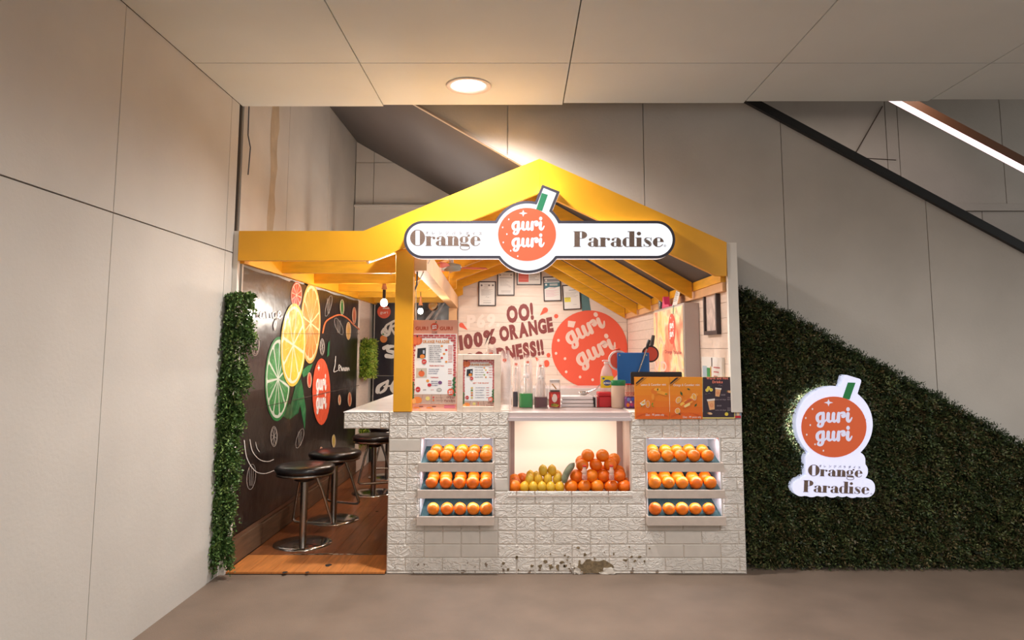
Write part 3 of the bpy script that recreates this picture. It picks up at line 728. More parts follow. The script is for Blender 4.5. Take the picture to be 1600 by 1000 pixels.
# ------------------------------------------------------------------ fruit niches: three tiers each
M_TURF = mat('blue_green_turf', C(78, 112, 118), 0.9, var=0.6, vscale=240, bump=.006, bscale=300)
TIERS = [(0.697, 0.641, 0.847), (0.529, 0.477, 0.641), (0.366, 0.310, 0.477)]   # lip top, lip bottom, top of opening
M_LED = mat('cold_led', C(255, 255, 255), 0.4, emit=2.0, ecol=C(226, 236, 255))
LIPY = -0.045
for side, a, b in (('left', NL0, NL1), ('right', NR0, NR1)):
    for zt, zb, zo in TIERS:
        wx = 0.004 + (0.697 - zt) * .012
        a_, b_ = a - .006 - wx, b + .006 + wx
        MB().bbox(a_, LIPY - .012, zb, b_, LIPY, zt, .002).build('tray_lip', M_SHELF, cnt)
        MB().box(a_, LIPY, zb, a_ + .01, 0.012, zt).build('tray_end', M_SHELF, cnt); MB().box(b_ - .01, LIPY, zb, b_, 0.012, zt).build('tray_end', M_SHELF, cnt)
        p = [Vector((a + .001, LIPY, zt - .018)), Vector((a + .001, .25, zt + .062)), Vector((a + .001, .25, zt + .05)), Vector((a + .001, LIPY, zt - .03))]
        MB().prism(p, (b - a - .002, 0, 0)).build('turf_bed', M_TURF, cnt)
        ly = .022 if zt > .6 else -.026; lz = zo - .009 if zt > .6 else zo - .001
        MB().box(a + .02, ly - .006, lz, b - .02, ly + .006, lz + .005).build('led_strip', M_LED, cnt)
        lamp('shelf_light', 'AREA', ((a + b) / 2, ly + .012, lz - .003), 0.6 if zt > .6 else 0.62, (.9, .94, 1.0), (math.radians(14), 0, 0), shape='RECTANGLE', size=b - a - .04, size_y=.03)
    # inner uprights of the niche
    MB().box(a - .003, .0, NZB - .06, a + .002, .27, NZT).build('niche_side', M_NICHE, cnt); MB().box(b - .002, .0, NZB - .06, b + .003, .27, NZT).build('niche_side', M_NICHE, cnt)
    for zt, zb, zo in TIERS[1:]: MB().box(a, .0, zo + .0, b, .26, zo + .004).build('shelf_board', M_NICHE, cnt)

# ------------------------------------------------------------------ display box: lit back panel in a grey frame
DD = 0.33
M_FRAMEG = mat('grey_frame', C(176, 156, 152), 0.45)
MB().box(CXL, .012, CZB - .003, CXR, .40, CZB + .003).build('display_floor', mat('display_floor_paint', C(150, 120, 104), .5), cnt)
MB().box(CXL, .012, CZB, CXL + .006, .40, ZTOP - .03).build('display_side', M_FRAMEG, cnt)
MB().box(CXR - .006, .012, CZB, CXR, .40, ZTOP - .03).build('display_side', mat('display_side_paint', C(214, 196, 184), .4), cnt)
MB().box(CXL - .004, -.004, CZB - .008, CXR + .004, .012, CZB + .002).build('sill', mat('sill_metal', C(206, 190, 180), .3), cnt)
ba, bb = P(804, 700, Y=DD).x, P(964, 700, Y=DD).x; bt = P(880, 656, Y=DD).z
MB().box(CXL + .006, DD, CZB, ba, DD + .03, ZTOP - .03).box(bb, DD, CZB, CXR - .006, DD + .03, ZTOP - .03).box(ba, DD, bt, bb, DD + .03, ZTOP - .03).build('panel_frame', M_FRAMEG, cnt)
def glow_panel():
    m = bpy.data.materials.new('warm_backlit_panel'); m.use_nodes = True; nt = m.node_tree; b = nt.nodes['Principled BSDF']
    b.inputs['Base Color'].default_value = C(240, 226, 210); b.inputs['Roughness'].default_value = .35
    g = nt.nodes.new('ShaderNodeNewGeometry'); sp = nt.nodes.new('ShaderNodeSeparateXYZ'); nt.links.new(g.outputs['Position'], sp.inputs[0])
    # a fluorescent tube behind the translucent sheet, a third of the way up
    mr = nt.nodes.new('ShaderNodeMath'); mr.operation = 'SUBTRACT'; nt.links.new(sp.outputs['Z'], mr.inputs[0]); mr.inputs[1].default_value = .66
    sq = nt.nodes.new('ShaderNodeMath'); sq.operation = 'MULTIPLY'; nt.links.new(mr.outputs[0], sq.inputs[0]); nt.links.new(mr.outputs[0], sq.inputs[1])
    dv = nt.nodes.new('ShaderNodeMath'); dv.operation = 'MULTIPLY_ADD'; nt.links.new(sq.outputs[0], dv.inputs[0]); dv.inputs[1].default_value = 14.0; dv.inputs[2].default_value = 1.0
    iv = nt.nodes.new('ShaderNodeMath'); iv.operation = 'DIVIDE'; iv.inputs[0].default_value = 0.62; nt.links.new(dv.outputs[0], iv.inputs[1])
    b.inputs['Emission Color'].default_value = C(255, 228, 204); nt.links.new(iv.outputs[0], b.inputs['Emission Strength'])
    return m
MB().box(ba, DD + .008, CZB, bb, DD + .03, bt).build('backlit_panel', glow_panel(), cnt)
lamp('display_light', 'AREA', ((CXL + CXR) / 2, .2, ZTOP - .045), 1.1, (1, .93, .82), (0, 0, 0), shape='RECTANGLE', size=.6, size_y=.1)

# ------------------------------------------------------------------ side bar along the lane
bar = thing('side_bar', 'white brick-edged bar counter running back beside the stools', 'counter', (-0.95, 0, 0))
BX0 = -1.142; BZ0 = 0.904; BY1 = 2.7
MB().bbox(BX0, .012, BZ0, X0 - .0005, BY1, ZTOP, .002).build('bar_slab', M_GROUT, bar)
MB().bbox(BX0 - .004, .004, ZTOP + .0005, X0 - .0005, BY1, ZTOP + .006, .002).build('bar_top', M_TOP, bar)
MB().box(X0, CD + .002, 0.005, X0 + .09, BY1, ZTOP).build('bar_wall', M_GROUT, bar)
MB().box(X0, CD + .002, ZTOP, X0 + .25, BY1, ZTOP + .006).build('bar_top', M_TOP, bar)
clad(BX0, X0 - .001, ZTOP, BZ0, [], bar, RH=.056, y=.012)
n = 11
for i in range(n):                       # bricks on the long edge and the wall below, seen from the stools
    y0 = .02 + i * .236
    lay_brick(.232, .05, M_FOAM, BX0 + .004, y0 + .232, ZTOP - .053, bar, rz=-math.pi / 2); lay_brick(.232, .044, M_FOAM, BX0 + .004, y0 + .232, BZ0 + .002, bar, rz=-math.pi / 2)
for r in range(11):
    for i in range(11):
        y0 = .015 + i * .236 + (r % 2) * .118
        if y0 + .236 < BY1 - .02: lay_brick(.232, .0785, M_FOAM, X0 + .004, y0 + .232, .002 + r * .0825, bar if y0 > CD else cnt, rz=-math.pi / 2)
# ------------------------------------------------------------------ kiosk frame: gable board, rafters, beams, posts, planked walls
XRW = 1.385                                  # inner face of the right wall
YB = 4.40                                    # back wall of the kitchen
roof = thing('kiosk_roof', 'yellow timber gable roof frame with flat lane joists over the kiosk', 'roof', (0.13, 0, 2.0))
gt = [(-1.859, 2.196), (-1.034, 2.196), (0.134, 2.686), (1.369, 2.119)]
gb = [(1.362, 1.896), (1.30, 1.896), (0.133, 2.455), (-0.97, 1.998), (-1.859, 1.998)]
def polyY(pts, y, th): return MB().prism([Vector((x, y, z)) for x, z in pts], (0, th, 0))
# front board in two mitred halves
polyY([(-1.859, 1.998), (-0.97, 1.998), (0.133, 2.455), (0.134, 2.686), (-1.034, 2.196), (-1.859, 2.196)], -.035, .045).build('gable_board', M_YEL, roof)
polyY([(0.1345, 2.455), (1.30, 1.896), (1.362, 1.896), (1.369, 2.119), (0.1345, 2.686)], -.035, .045).build('gable_board', M_YEL, roof)
# kitchen rafters follow the roof slope on the left and the stair underside on the right
FR = [0.75, 1.60, 2.45, 3.30, 4.20]
def lt(x): return 2.196 + (x + 1.034) * .42 - .02
PX = 0.12; pk = min(lt(PX), sof(PX) - .012)
for i, y in enumerate(FR):
    polyY([(-1.865, 2.0), (-0.97, 2.0), (-0.72, 2.104), (-0.72, lt(-.72)), (-1.05, lt(-1.05)), (-1.865, lt(-1.05))], y, .045).build('lane_joist', M_YELW, roof)
    polyY([(-0.72, lt(-.72) - .11), (PX, pk - .12), (PX, pk), (-0.72, lt(-.72))], y, .045).build('rafter', M_YELW, roof)
    polyY([(PX + .001, pk - .12), (1.325, sof(1.325) - .135), (1.325, sof(1.325) - .012), (PX + .001, pk)], y, .045).build('rafter', M_YELW, roof)
MB().box(-1.868, .02, 1.985, -1.835, 4.38, 2.14).build('wall_plate', M_YEL, roof)
zb_ = P(648, 418, Y=.02).z
MB().prism([Vector((-.715, .02, zb_ - .02)), Vector((-.62, .02, zb_ - .02)), Vector((-.795, 4.38, zb_ - .02)), Vector((-.89, 4.38, zb_ - .02))], (0, 0, .15)).build('kitchen_beam', M_PEACH, roof)
MB().prism([Vector((1.335, .015, 1.86)), Vector((1.384, .015, 1.86)), Vector((1.384, .015, 1.90)), Vector((1.335, .015, 1.925))], (0, 4.36, 0)).build('eave_beam', M_YELW, roof)
MB().box(1.345, .015, 1.80, 1.384, 4.36, 1.86).build('eave_plate', M_PEACH, roof)
th = .012
MB().prism([Vector((-1.03, .012, lt(-1.03) + .003)), Vector((PX - .02, .012, min(lt(PX), sof(PX) - .016) + .003)), Vector((PX - .02, .012, min(lt(PX), sof(PX) - .016) + .003 + th)), Vector((-1.03, .012, lt(-1.03) + .003 + th))], (0, 4.37, 0)).build('roof_sheet', M_PLY, roof)
# posts
px0, px1 = -0.822, -0.703
post = tag(MB().bbox(px0, -.008, ZTOP + .0065, px1, .065, 2.07, .003).build('front_post', M_YEL, None), 'yellow painted front post standing on the counter below the white sign', 'post')
post2 = tag(MB().bbox(-0.90, 4.25, 0.018, -0.80, 4.35, zb_ - .022, .003).build('rear_post', M_PEACH, None), 'pale orange timber post at the back corner of the kitchen', 'post')
tag(MB().bbox(1.369, -.03, ZTOP + .005, 1.437, .01, 2.119, .002).build('end_post', M_WHITEP, None), 'white end post at the right edge of the yellow gable', 'post')
# right wall, planked inside
mb = MB(); mb.box(XRW + .012, .012, 0.0, 1.437, .21, 2.1); mb.box(XRW + .012, .21, 0, 1.437, YB, 1.90)
wr = struct('wall_kiosk_right', mb, M_GAP)
z = ZTOP - .1; r = 0
while z < 2.05:
    zt_ = min(z + .103, 1.80 if z > 1.7 else 9)
    if zt_ - z > .02:
        ys_ = [.014, .9 + .3 * (r % 3), 2.3 + .35 * (r % 2), YB - .012]
        for a, b in zip(ys_, ys_[1:]): MB().box(XRW, a + .001, z + .0012, XRW + .0125, b - .001, zt_ - .0012).build('plank', M_PLANK, wr)
    z += .103; r += 1
# back wall with planks
mb = MB(); mb.prism([Vector((-0.80, YB + .013, 0)), Vector((1.437, YB + .013, 0)), Vector((1.437, YB + .013, sof(1.437) - .01)), Vector((0.12, YB + .013, 2.64)), Vector((-0.8, YB + .013, 2.27))], (0, .04, 0))
wb = struct('wall_kiosk_back', mb, M_GAP)
z = 0.75; r = 0
def top_at(x): return min(2.27 + (x + .8) * .40, sof(x) - .012)
while z < 2.6:
    x0, x1 = -0.795, XRW - .002
    # clip the row to the gable
    while top_at(x0) < z + .112 and x0 < .2: x0 += .01
    while top_at(x1) < z + .112 and x1 > .1: x1 -= .01
    if x1 - x0 < .1: break
    q1, q2 = -.45 + .31 * (r % 4), .62 + .23 * ((r * 2) % 3)
    j = [x0] + [q for q in (q1, q2) if x0 + .1 < q < x1 - .1] + [x1]
    for a, b in zip(j, j[1:]): MB().box(a + .001, YB, z + .0012, b - .001, YB + .0125, z + .111).build('plank', M_PLANK, wb)
    z += .1122; r += 1
# gable wedges above the clipped rows stay one painted sheet
MB().prism([Vector((-0.795, YB + .006, 1.8)), Vector((XRW - .002, YB + .006, 1.8)), Vector((XRW - .002, YB + .006, top_at(XRW))), Vector((.12, YB + .006, top_at(.12))), Vector((-.795, YB + .006, top_at(-.795)))], (0, .006, 0)).build('gable_sheet', M_PLANK, wb)

# strip light under the gable board, tubes under the ridge behind the sign, hanging bulbs
M_TUBE = mat('tube_glow', C(255, 250, 240), .4, emit=6.0, ecol=C(255, 246, 236))
def tube_light(nm, a, b, label, power, col=(1, .93, .86), r=.013):
    t = thing(nm, label, 'light', (Vector(a) + Vector(b)) / 2)
    MB().tube([a, b], r, 10).build('tube', M_TUBE, t)
    o = Vector((0, 0, r + .012)); d_ = (Vector(b) - Vector(a)).normalized()
    MB().tube([Vector(a) - d_ * .01 + o, Vector(b) + d_ * .01 + o], .012, 6).build('batten', mat('batten_white', C(230, 225, 220), .5), t)
    for q, s_ in ((a, -1), (b, 1)): MB().tube([Vector(q) + d_ * s_ * .001, Vector(q) + d_ * s_ * .016], r * 1.25, 8).build('end_cap', mat('cap_white', C(235, 235, 235), .5), t)
    L = (Vector(b) - Vector(a)).length
    if power:
        l = lamp(nm + '_lamp', 'AREA', (Vector(a) + Vector(b)) / 2 - Vector((0, 0, r + .01)), power, col, (0, 0, 0), shape='RECTANGLE', size=.05, size_y=L)
        if abs(d_.x) > .5: l.rotation_euler = (0, math.atan2(-d_.z, d_.x), 0); l.data.size, l.data.size_y = L, .05
    return t
a, b = P(577, 408, Y=.03), P(616, 394, Y=.03); tube_light('strip_light', a, b, 'short white strip light under the sloping yellow board left of the sign', 3)
a, b = P(612, 425, Y=.79), P(622, 421, Y=.79); tube_light('strip_light', a + Vector((-.0, 0, 0)), b + Vector((.12, 0, .05)), 'short white strip light on the second joist behind the yellow post', 2)
tube_light('ridge_tube', (.10, .35, 2.34), (.10, 1.5, 2.34), 'fluorescent tube under the ridge behind the orange sign', 24)
tube_light('ridge_tube', (.10, 2.7, 2.40), (.10, 3.9, 2.40), 'fluorescent tube under the ridge near the certificates', 22)
M_CONE = mat('terracotta_cone', C(196, 132, 92), .6); M_BULB = mat('bulb_glow', C(255, 250, 240), .3, emit=14.0, ecol=C(255, 246, 235)); M_BLK = mat('black_plastic', C(28, 27, 30), .4)
def pendant(px, py_top, py_cone0, py_cone1, py_b, Y, label, power, R):
    c = P(px, py_b, Y=Y); zc0 = P(px, py_cone0, Y=Y).z; zc1 = P(px, py_cone1, Y=Y).z; ztop = P(px, py_top, Y=Y).z
    t = thing('pendant_lamp', label, 'lamp', (c.x, c.y, ztop))
    MB().tube([(c.x, c.y, ztop), (c.x, c.y, zc0)], .004, 6).build('cord', M_BLK, t)
    MB().lathe([(.008, zc0), (R * .5, (zc0 + zc1) / 2), (R, zc1)], (c.x, c.y, 0), 16).build('socket_cone', M_CONE, t)
    MB().lathe([(R * .55, zc1 - .004), (R * .55, c.z + R * 1.2)], (c.x, c.y, 0), 12).build('collar', M_BLK, t)
    rb = R * 1.25
    MB().lathe([(.001, c.z - rb * 1.1), (rb * .75, c.z - rb * .85), (rb, c.z - rb * .2), (rb * .85, c.z + rb * .55), (rb * .5, c.z + rb)], (c.x, c.y, 0), 16, caps=False).build('bulb', M_BULB, t)
    lamp('pendant_light', 'POINT', (c.x, c.y - .0, c.z - rb * 1.5), power, (1, .9, .78), shadow_soft_size=.03)
pendant(600, 428, 433, 452, 473, 1.64, 'lit pendant bulb in terracotta cone hanging left of the yellow post', 26, .026)
pendant(657, 456, 463, 477, 486, 2.49, 'lit pendant bulb in terracotta cone hanging right of the yellow post', 24, .022)
# cable
mb = MB(); mb.tube([P(648, 403, Y=.09), P(652, 425, Y=.1), P(651, 445, Y=.1), P(646, 458, Y=.1)], .006, 6)
tag(mb.build('dark_cable', mat('cable_dark', C(70, 74, 78), .4), None), 'dark looped cable hanging behind the yellow post top', 'cable')
mb = MB(); mb.tube([P(672, 406, Y=.1), P(660, 428, Y=.11), P(650, 450, Y=.11), P(650, 500, Y=.11)], .003, 6)
tag(mb.build('white_cord', mat('cord_white', C(205, 200, 190), .4), None), 'thin pale cord running down beside the yellow post', 'cord')
# ceiling fan
fc = P(705, 418, Y=1.9); fan = thing('ceiling_fan', 'small ceiling fan with pinkish red blades behind the sign', 'fan', fc)
MB().lathe([(.0, -.03), (.085, -.028), (.1, .0), (.09, .025), (.03, .04)], fc, 20).build('motor_hub', mat('fan_hub', C(150, 156, 150), .4, bump=0), fan)
MB().tube([fc + Vector((0, 0, .04)), Vector((fc.x, fc.y, lt(fc.x)))], .022, 8).build('down_rod', mat('fan_rod', C(215, 205, 200), .4), fan)
for k in range(3):
    a = math.radians(10 + 120 * k); u = Vector((math.cos(a), math.sin(a), 0)); v = Vector((-math.sin(a), math.cos(a), .25)).normalized()
    pts = [fc + u * .085 + v * .03, fc + u * .2 + v * .065, fc + u * .33 + v * .055, fc + u * .34 - v * .045, fc + u * .2 - v * .06, fc + u * .085 - v * .03]
    MB().prism(pts, v.cross(u) * .004).build('blade', mat('fan_blade', C(226, 120, 112), .4), fan)
# ------------------------------------------------------------------ lane: timber floor, banners, skirting, stools, greenery
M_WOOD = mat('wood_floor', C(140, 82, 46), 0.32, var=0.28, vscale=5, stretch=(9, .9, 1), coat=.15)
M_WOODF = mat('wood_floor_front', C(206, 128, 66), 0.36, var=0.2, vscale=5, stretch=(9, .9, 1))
M_SKIRT = mat('skirting_timber', C(112, 84, 62), .55, var=.25, vscale=7, stretch=(1, .6, 6))
lf = thing('lane_floor', 'orange brown timber floor of the lane under the bar stools', 'floor', (-1.37, 2, 0))
lx0, lx1 = -1.858, X0 - .006
mb = MB(); mb.box(lx0, -.012, .001, lx1 + .0, 4.38, .006); mb.build('subfloor', mat('subfloor', C(58, 36, 22), .8), lf)
nw = 7; wv = (lx1 - lx0) / nw
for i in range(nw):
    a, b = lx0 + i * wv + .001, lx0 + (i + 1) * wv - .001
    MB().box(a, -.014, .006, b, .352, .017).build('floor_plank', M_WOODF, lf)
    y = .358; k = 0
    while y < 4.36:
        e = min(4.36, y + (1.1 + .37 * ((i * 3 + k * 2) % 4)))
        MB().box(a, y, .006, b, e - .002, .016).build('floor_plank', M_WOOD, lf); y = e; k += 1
for px, py, r in ((445, 897, .022), (513, 883, .03), (589, 799, .02), (480, 895, .016)):
    q = P(px, min(py, 894), Z=.018); pts = [Vector((q.x + r * (1 + .25 * math.sin(3 * t)) * math.cos(t) * .7, q.y + r * math.sin(t), .0172)) for t in [k * .52 for k in range(12)]]
    MB().add(pts, [tuple(range(12))]).build('worn_knot', mat('worn_knot', C(34, 26, 24), .7), lf)
mbw = MB()
for q in range(30):
    u = random.uniform(.3, .95); x = lx0 + u * (lx1 - lx0) * .8; y = .357 + random.uniform(-.006, .012); L = random.uniform(.03, .11); wd = random.uniform(.006, .022)
    mbw.add([(x, y, .0178), (x + L, y + wd * .3, .0178), (x + L * .8, y + wd, .0178), (x + L * .1, y + wd * .9, .0178)], [(0, 1, 2, 3)])
wm = mbw.build('worn_paint', mat('worn_paint', C(206, 190, 172), .7), lf); wm['kind'] = 'stuff'

# side banner on the left wall
XB = -1.872
zb0, zb1 = .20, 1.975
ban = thing('citrus_banner', 'black banner with large citrus slices hung along the lane wall', 'banner', (XB, .1, 1.0))
M_BAN = mat('black_vinyl', C(30, 21, 19), .3, bump=.02, bscale=3.2, coat=.2)
yb0, yb1 = .085, 3.50
mb = MB(); nn = 40; V = []; Fs = []
for i in range(nn + 1):
    y = yb0 + (yb1 - yb0) * i / nn
    for j in range(13):
        z = zb0 - .045 * (1 - i / nn) * 0 + (zb1 - zb0) * j / 12
        if j == 12: z -= .012 * abs(math.sin(i * math.pi / 8))
        V.append((XB - .002 + .0012 * math.sin(i * 1.1) * math.sin(j * .6), y, z))
for i in range(nn):
    for j in range(12): a = i * 13 + j; Fs.append((a, a + 1, a + 14, a + 13))
mb.add(V, Fs, True); mb.build('sheet', M_BAN, ban)
d = Decal(lambda a, b: P(a, b, X=XB), (1, 0, 0), .0008)
WH = C(240, 236, 230)
def slice_(cx, cy, rx, ry, rind, pith, flesh, lv, rot=0.0, nseg=10, line=None):
    d.ell(cx, cy, rx, ry, rind, lv, rot, 40); d.ell(cx, cy, rx * .92, ry * .93, pith, lv + 1, rot, 40)
    cr, sr = math.cos(rot), math.sin(rot)
    for k in range(nseg):
        a0 = 2 * math.pi * k / nseg + .2; a1 = 2 * math.pi * (k + 1) / nseg + .2; g = .045 if nseg < 12 else .03; pts = []
        am = (a0 + a1) / 2
        pts.append((.07 * math.cos(am), .07 * math.sin(am)))
        for q in range(7): t = a0 + g + (a1 - a0 - 2 * g) * q / 6; rr = .86 if 0 < q < 6 else .82; pts.append((rr * math.cos(t), rr * math.sin(t)))
        out = []
        for u, v in pts: X_, Y_ = u * rx, v * ry; out.append((cx + X_ * cr - Y_ * sr, cy + X_ * sr + Y_ * cr))
        d.poly(out, flesh, lv + 2)
        if line:
            for q in range(3):
                t = a0 + g * 2 + (a1 - a0 - 4 * g) * q / 2; p0 = (.35 * math.cos(t) * rx, .35 * math.sin(t) * ry); p1 = (.66 * math.cos(t) * rx, .66 * math.sin(t) * ry)
                d.stroke([(cx + p0[0] * cr - p0[1] * sr, cy + p0[0] * sr + p0[1] * cr, .5), (cx + p1[0] * cr - p1[1] * sr, cy + p1[0] * sr + p1[1] * cr, 1.1)], 1, line, lv + 3, caps=False)
def outline_slice(cx, cy, rx, ry, w=.7, col=C(196, 188, 182), lv=3):
    d.ring(cx, cy, rx, ry, w, col, lv); d.ring(cx, cy, rx * .84, ry * .86, w * .7, col, lv)
    for k in range(8): a = k * math.pi / 4 + .2; d.stroke([(cx, cy), (cx + .8 * rx * math.cos(a), cy + .82 * ry * math.sin(a))], w * .8, col, lv, caps=False)
# stem leaves
for pts, c in (([(452, 640), (462, 600), (470, 592), (474, 610), (466, 645), (452, 656)], C(34, 104, 62)), ([(463, 610), (472, 600), (478, 640), (476, 672), (470, 640)], C(46, 124, 72)), ([(470, 580), (480, 572), (489, 568), (482, 584), (474, 590)], C(46, 124, 72)), ([(440, 650), (452, 630), (460, 640), (450, 655)], C(28, 90, 54))): d.poly(pts, c, 1)
slice_(485, 505, 15.5, 63, C(240, 178, 92), C(246, 222, 170), C(236, 146, 70), 2, .02, 12, C(244, 170, 96))
slice_(463, 461, 8.8, 20.5, C(214, 74, 48), C(244, 214, 196), C(204, 66, 50), 1, .04, 10)
slice_(434, 592, 20, 66, C(36, 140, 72), C(226, 238, 224), C(54, 150, 82), 1, .03, 11, C(120, 196, 130))
slice_(457, 539, 19.5, 65, C(244, 212, 84), C(250, 244, 214), C(238, 206, 66), 7, .03, 8, C(248, 228, 130))
oval_logo(d, 501.5, 612, 14, 52, 4, stem=False)
d.poly([(510.5, 558), (512, 536), (515, 532), (514, 555)], C(44, 120, 76), 3)
d.stroke([(504, 520), (508, 504), (518, 496), (530, 492), (542, 497), (553, 508), (564, 517)], 2.2, C(226, 120, 66), 3, curve=5)
for cx, cy, rx, ry, c in ((534, 480, 3.4, 12, C(58, 122, 58)), (553, 493, 3.3, 13, C(212, 102, 56)), (544, 517, 4, 14, C(226, 170, 70)), (483, 594, 3.6, 12, C(214, 70, 46)), (546, 624, 3, 11, C(214, 100, 58)), (530, 625, 2.2, 8, C(206, 96, 52)), (521, 689, 3, 10, C(196, 168, 60)), (501.5, 704, 2.6, 6, C(206, 60, 46))):
    d.ell(cx, cy, rx, ry, c, 3); d.ring(cx, cy, rx, ry, .7, C(240, 214, 180), 4); d.ring(cx, cy, rx * .7, ry * .75, .35, C(246, 226, 190), 4)
for a in ((398, 537, 7, 19), (503, 542, 3.8, 13), (427.5, 682, 5.5, 16)): outline_slice(*a)
for a in ((513, 478, 4, 17, .25), (529, 510, 5, 14, -.4), (468, 685, 5, 16, .3), (561, 528, 3, 12, -.2), (392, 745, 7, 20, .1), (560, 590, 3, 18, 0)):
    d.ring(a[0], a[1], a[2], a[3], .6, C(188, 180, 174), 3, rot=a[4])
    for q in (-.5, 0, .5): d.stroke([(a[0] + q * a[2], a[1] - a[3] * .7), (a[0] + q * a[2] * .6, a[1] + a[3] * .7)], .45, C(188, 180, 174), 3, caps=False)
for r_, w_ in (((382, 690), 0), ((392, 682), 1)):
    pts = [(381, 688), (385, 715), (397, 735), (412, 740), (428, 735)] if w_ == 0 else [(390, 687), (394, 705), (405, 718), (418, 721), (427, 718)]
    d.stroke(pts, 1.1, WH, 3, curve=5)
d.stroke([(399, 691), (401, 700), (405, 706)], .9, WH, 3, curve=4)
# brush words "Orange" and "Lemon"
def sw(paths, w, ox, oy, kx, ky, lv=4):
    for p in paths: d.stroke([(ox + x * kx, oy + y * ky, w * (1 if len(q) == 2 else q[2])) for q in p for x, y in [q[:2]]], w, WH, lv, curve=5)
OR_ = [[(6, -8), (-4, -2), (-6, 8), (0, 13), (7, 8), (8, -2), (3, -8)], [(11, 2), (12, 10), (12, 3), (16, 0)], [(22, 2), (18, 3), (17, 9), (21, 10), (23, 3), (24, 11)], [(27, 2), (28, 11), (29, 4), (32, 3), (34, 10)], [(41, 2), (37, 4), (38, 10), (41, 9), (42, 2), (42, 16), (40, 27), (39, 18), (44, 9)], [(46, 7), (49, 4), (47, 1), (45, 5), (47, 11), (51, 8)]]
sw(OR_, 2.0, 389, 485, 1.0, 1.15)
LE_ = [[(0, -14), (-1, -2), (-3, 8), (4, 6)], [(5, 4), (8, 1), (6, -2), (5, 3), (7, 7)], [(9, 0), (10, 7), (11, 2), (12, 7), (14, 2), (15, 7)], [(17, 2), (16, 6), (18, 6), (18, 2)], [(20, 2), (20, 7), (22, 2), (23, 6)]]
sw(LE_, 1.0, 524, 572, .92, 1.1)
d.build('printed_art', VINYL, ban)
d = Decal(lambda a, b: P(a, b, X=XB), (1, 0, 0), .0008)
d.stroke([(381, 642), (470, 622), (560, 602)], .8, C(92, 80, 74), 13, caps=False); d.stroke([(398, 521), (560, 521.5)], .5, C(70, 60, 56), 13, caps=False)
d.build('sheet_seam', PRINT, ban)
mb = MB(); mb.box(XB - .012, yb0 - .03, .165, XB + .008, yb0 - .006, 1.985); mb.build('end_batten', M_WHITEP, ban)
mb = MB(); mb.box(-1.898, -.02, 0.0, -1.866, .02, 2.198); tag(mb.build('corner_board', M_WHITEP, None), 'white upright board at the left end of the yellow beam', 'board')
sk = thing('lane_skirting', 'rough timber skirting under the black citrus banner', 'skirting', (-1.87, 2, 0))
ys_ = [.06, .62, 1.2, 2.1, 3.0, 3.52]
for a, b in zip(ys_, ys_[1:]): MB().box(-1.900, a, .0065 if False else .018, -1.862 + random.uniform(-.003, .003), b - .004, .165 + random.uniform(-.008, .006)).build('board', M_SKIRT, sk)
MB().box(-1.898, .06, .165, -1.878, 3.52, .195).build('rail', mat('skirting_rail', C(118, 84, 62), .6), sk)

# lane end: panel on the left wall, back banner
mb = MB(); mb.box(-1.9, 3.56, .018, -1.868, 4.10, 2.0); ep = tag(mb.build('lane_end_panel', M_PLANK, None), 'pale planked panel on the lane wall beyond the citrus banner', 'panel')
YBB = 4.36
bb = thing('script_banner', 'dark navy banner with white script letters on the lane back wall', 'banner', (-1.3, YBB, 1.2))
M_NAVY = mat('navy_vinyl', C(44, 40, 48), .35, bump=.02, bscale=4, coat=.2)
zm = P(600, 587, Y=YBB).z
for z0, z1 in ((zm + .004, 2.005), (.28, zm - .004)):
    mb = MB(); V = []; Fs = []
    for i in range(25):
        x = -1.855 + (1.855 - .81) * i / 24
        for j in range(9): V.append((x, YBB - .004 + .004 * math.sin(i * .9 + j * .2), z0 + (z1 - z0) * j / 8))
    for i in range(24):
        for j in range(8): a = i * 9 + j; Fs.append((a, a + 9, a + 10, a + 1))
    mb.add(V, Fs, True); mb.build('sheet', M_NAVY, bb)
mb = MB(); mb.box(-1.87, YBB + .01, .016, -.805, YBB + .03, 2.1); struct('wall_lane_back', mb, M_WALLB)
d = Decal(lambda a, b: P(a, b, Y=YBB - .012), (0, -1, 0), .001)
d.ell(600, 487, 10.5, 10.5, C(232, 92, 62), 1); d.text('guri', 600, 490, 6, WH, 2, 'r', fit=12, align='c'); d.rect(598, 481, 608, 482.5, WH, 2)
d.build('round_logo', VINYL, bb); d = Decal(lambda a, b: P(a, b, Y=YBB - .012), (0, -1, 0), .001)
R_ = [[(606, 506, 2), (602, 512, 4), (604, 518, 5)], [(612, 504, 3), (608, 520, 5), (606, 524, 3)], [(604, 508, 3), (618, 501, 4), (622, 506, 5), (612, 512, 3), (618, 523, 4), (624, 524, 3)], [(600, 514, 4), (598, 520, 6), (604, 524, 5)]]
for p in R_: d.stroke(p, 1, WH, 1, curve=4)
for p in ([(618, 541, 3), (608, 542, 6), (606, 548, 5), (616, 551, 6), (614, 557, 6), (604, 556, 7)], [(600, 544, 6), (606, 540, 4)]): d.stroke(p, 1, WH, 1, curve=4)
for p in ([(590, 612, 7), (592, 604, 6), (604, 596, 3)], [(606, 595, 4), (602, 608, 5), (594, 614, 3)], [(618, 593, 4), (612, 606, 6), (616, 614, 4)], [(600, 604, 2.5), (618, 602, 2.5)], [(620, 606, 3), (624, 602, 3), (628, 606, 3)]): d.stroke(p, 1, WH, 1, curve=4)
d.build('script_letters', VINYL, bb)
NB = lambda: Decal(lambda a, b: P(a, b, Y=YBB - .012), (0, -1, 0), .001)
d = NB(); d.ell(599.5, 529.5, 5.6, 6, C(236, 142, 70), 1); d.poly([(597, 524), (598, 520), (601, 523)], C(70, 130, 70), 2)
d.build('printed_orange', VINYL, bb); d = NB()
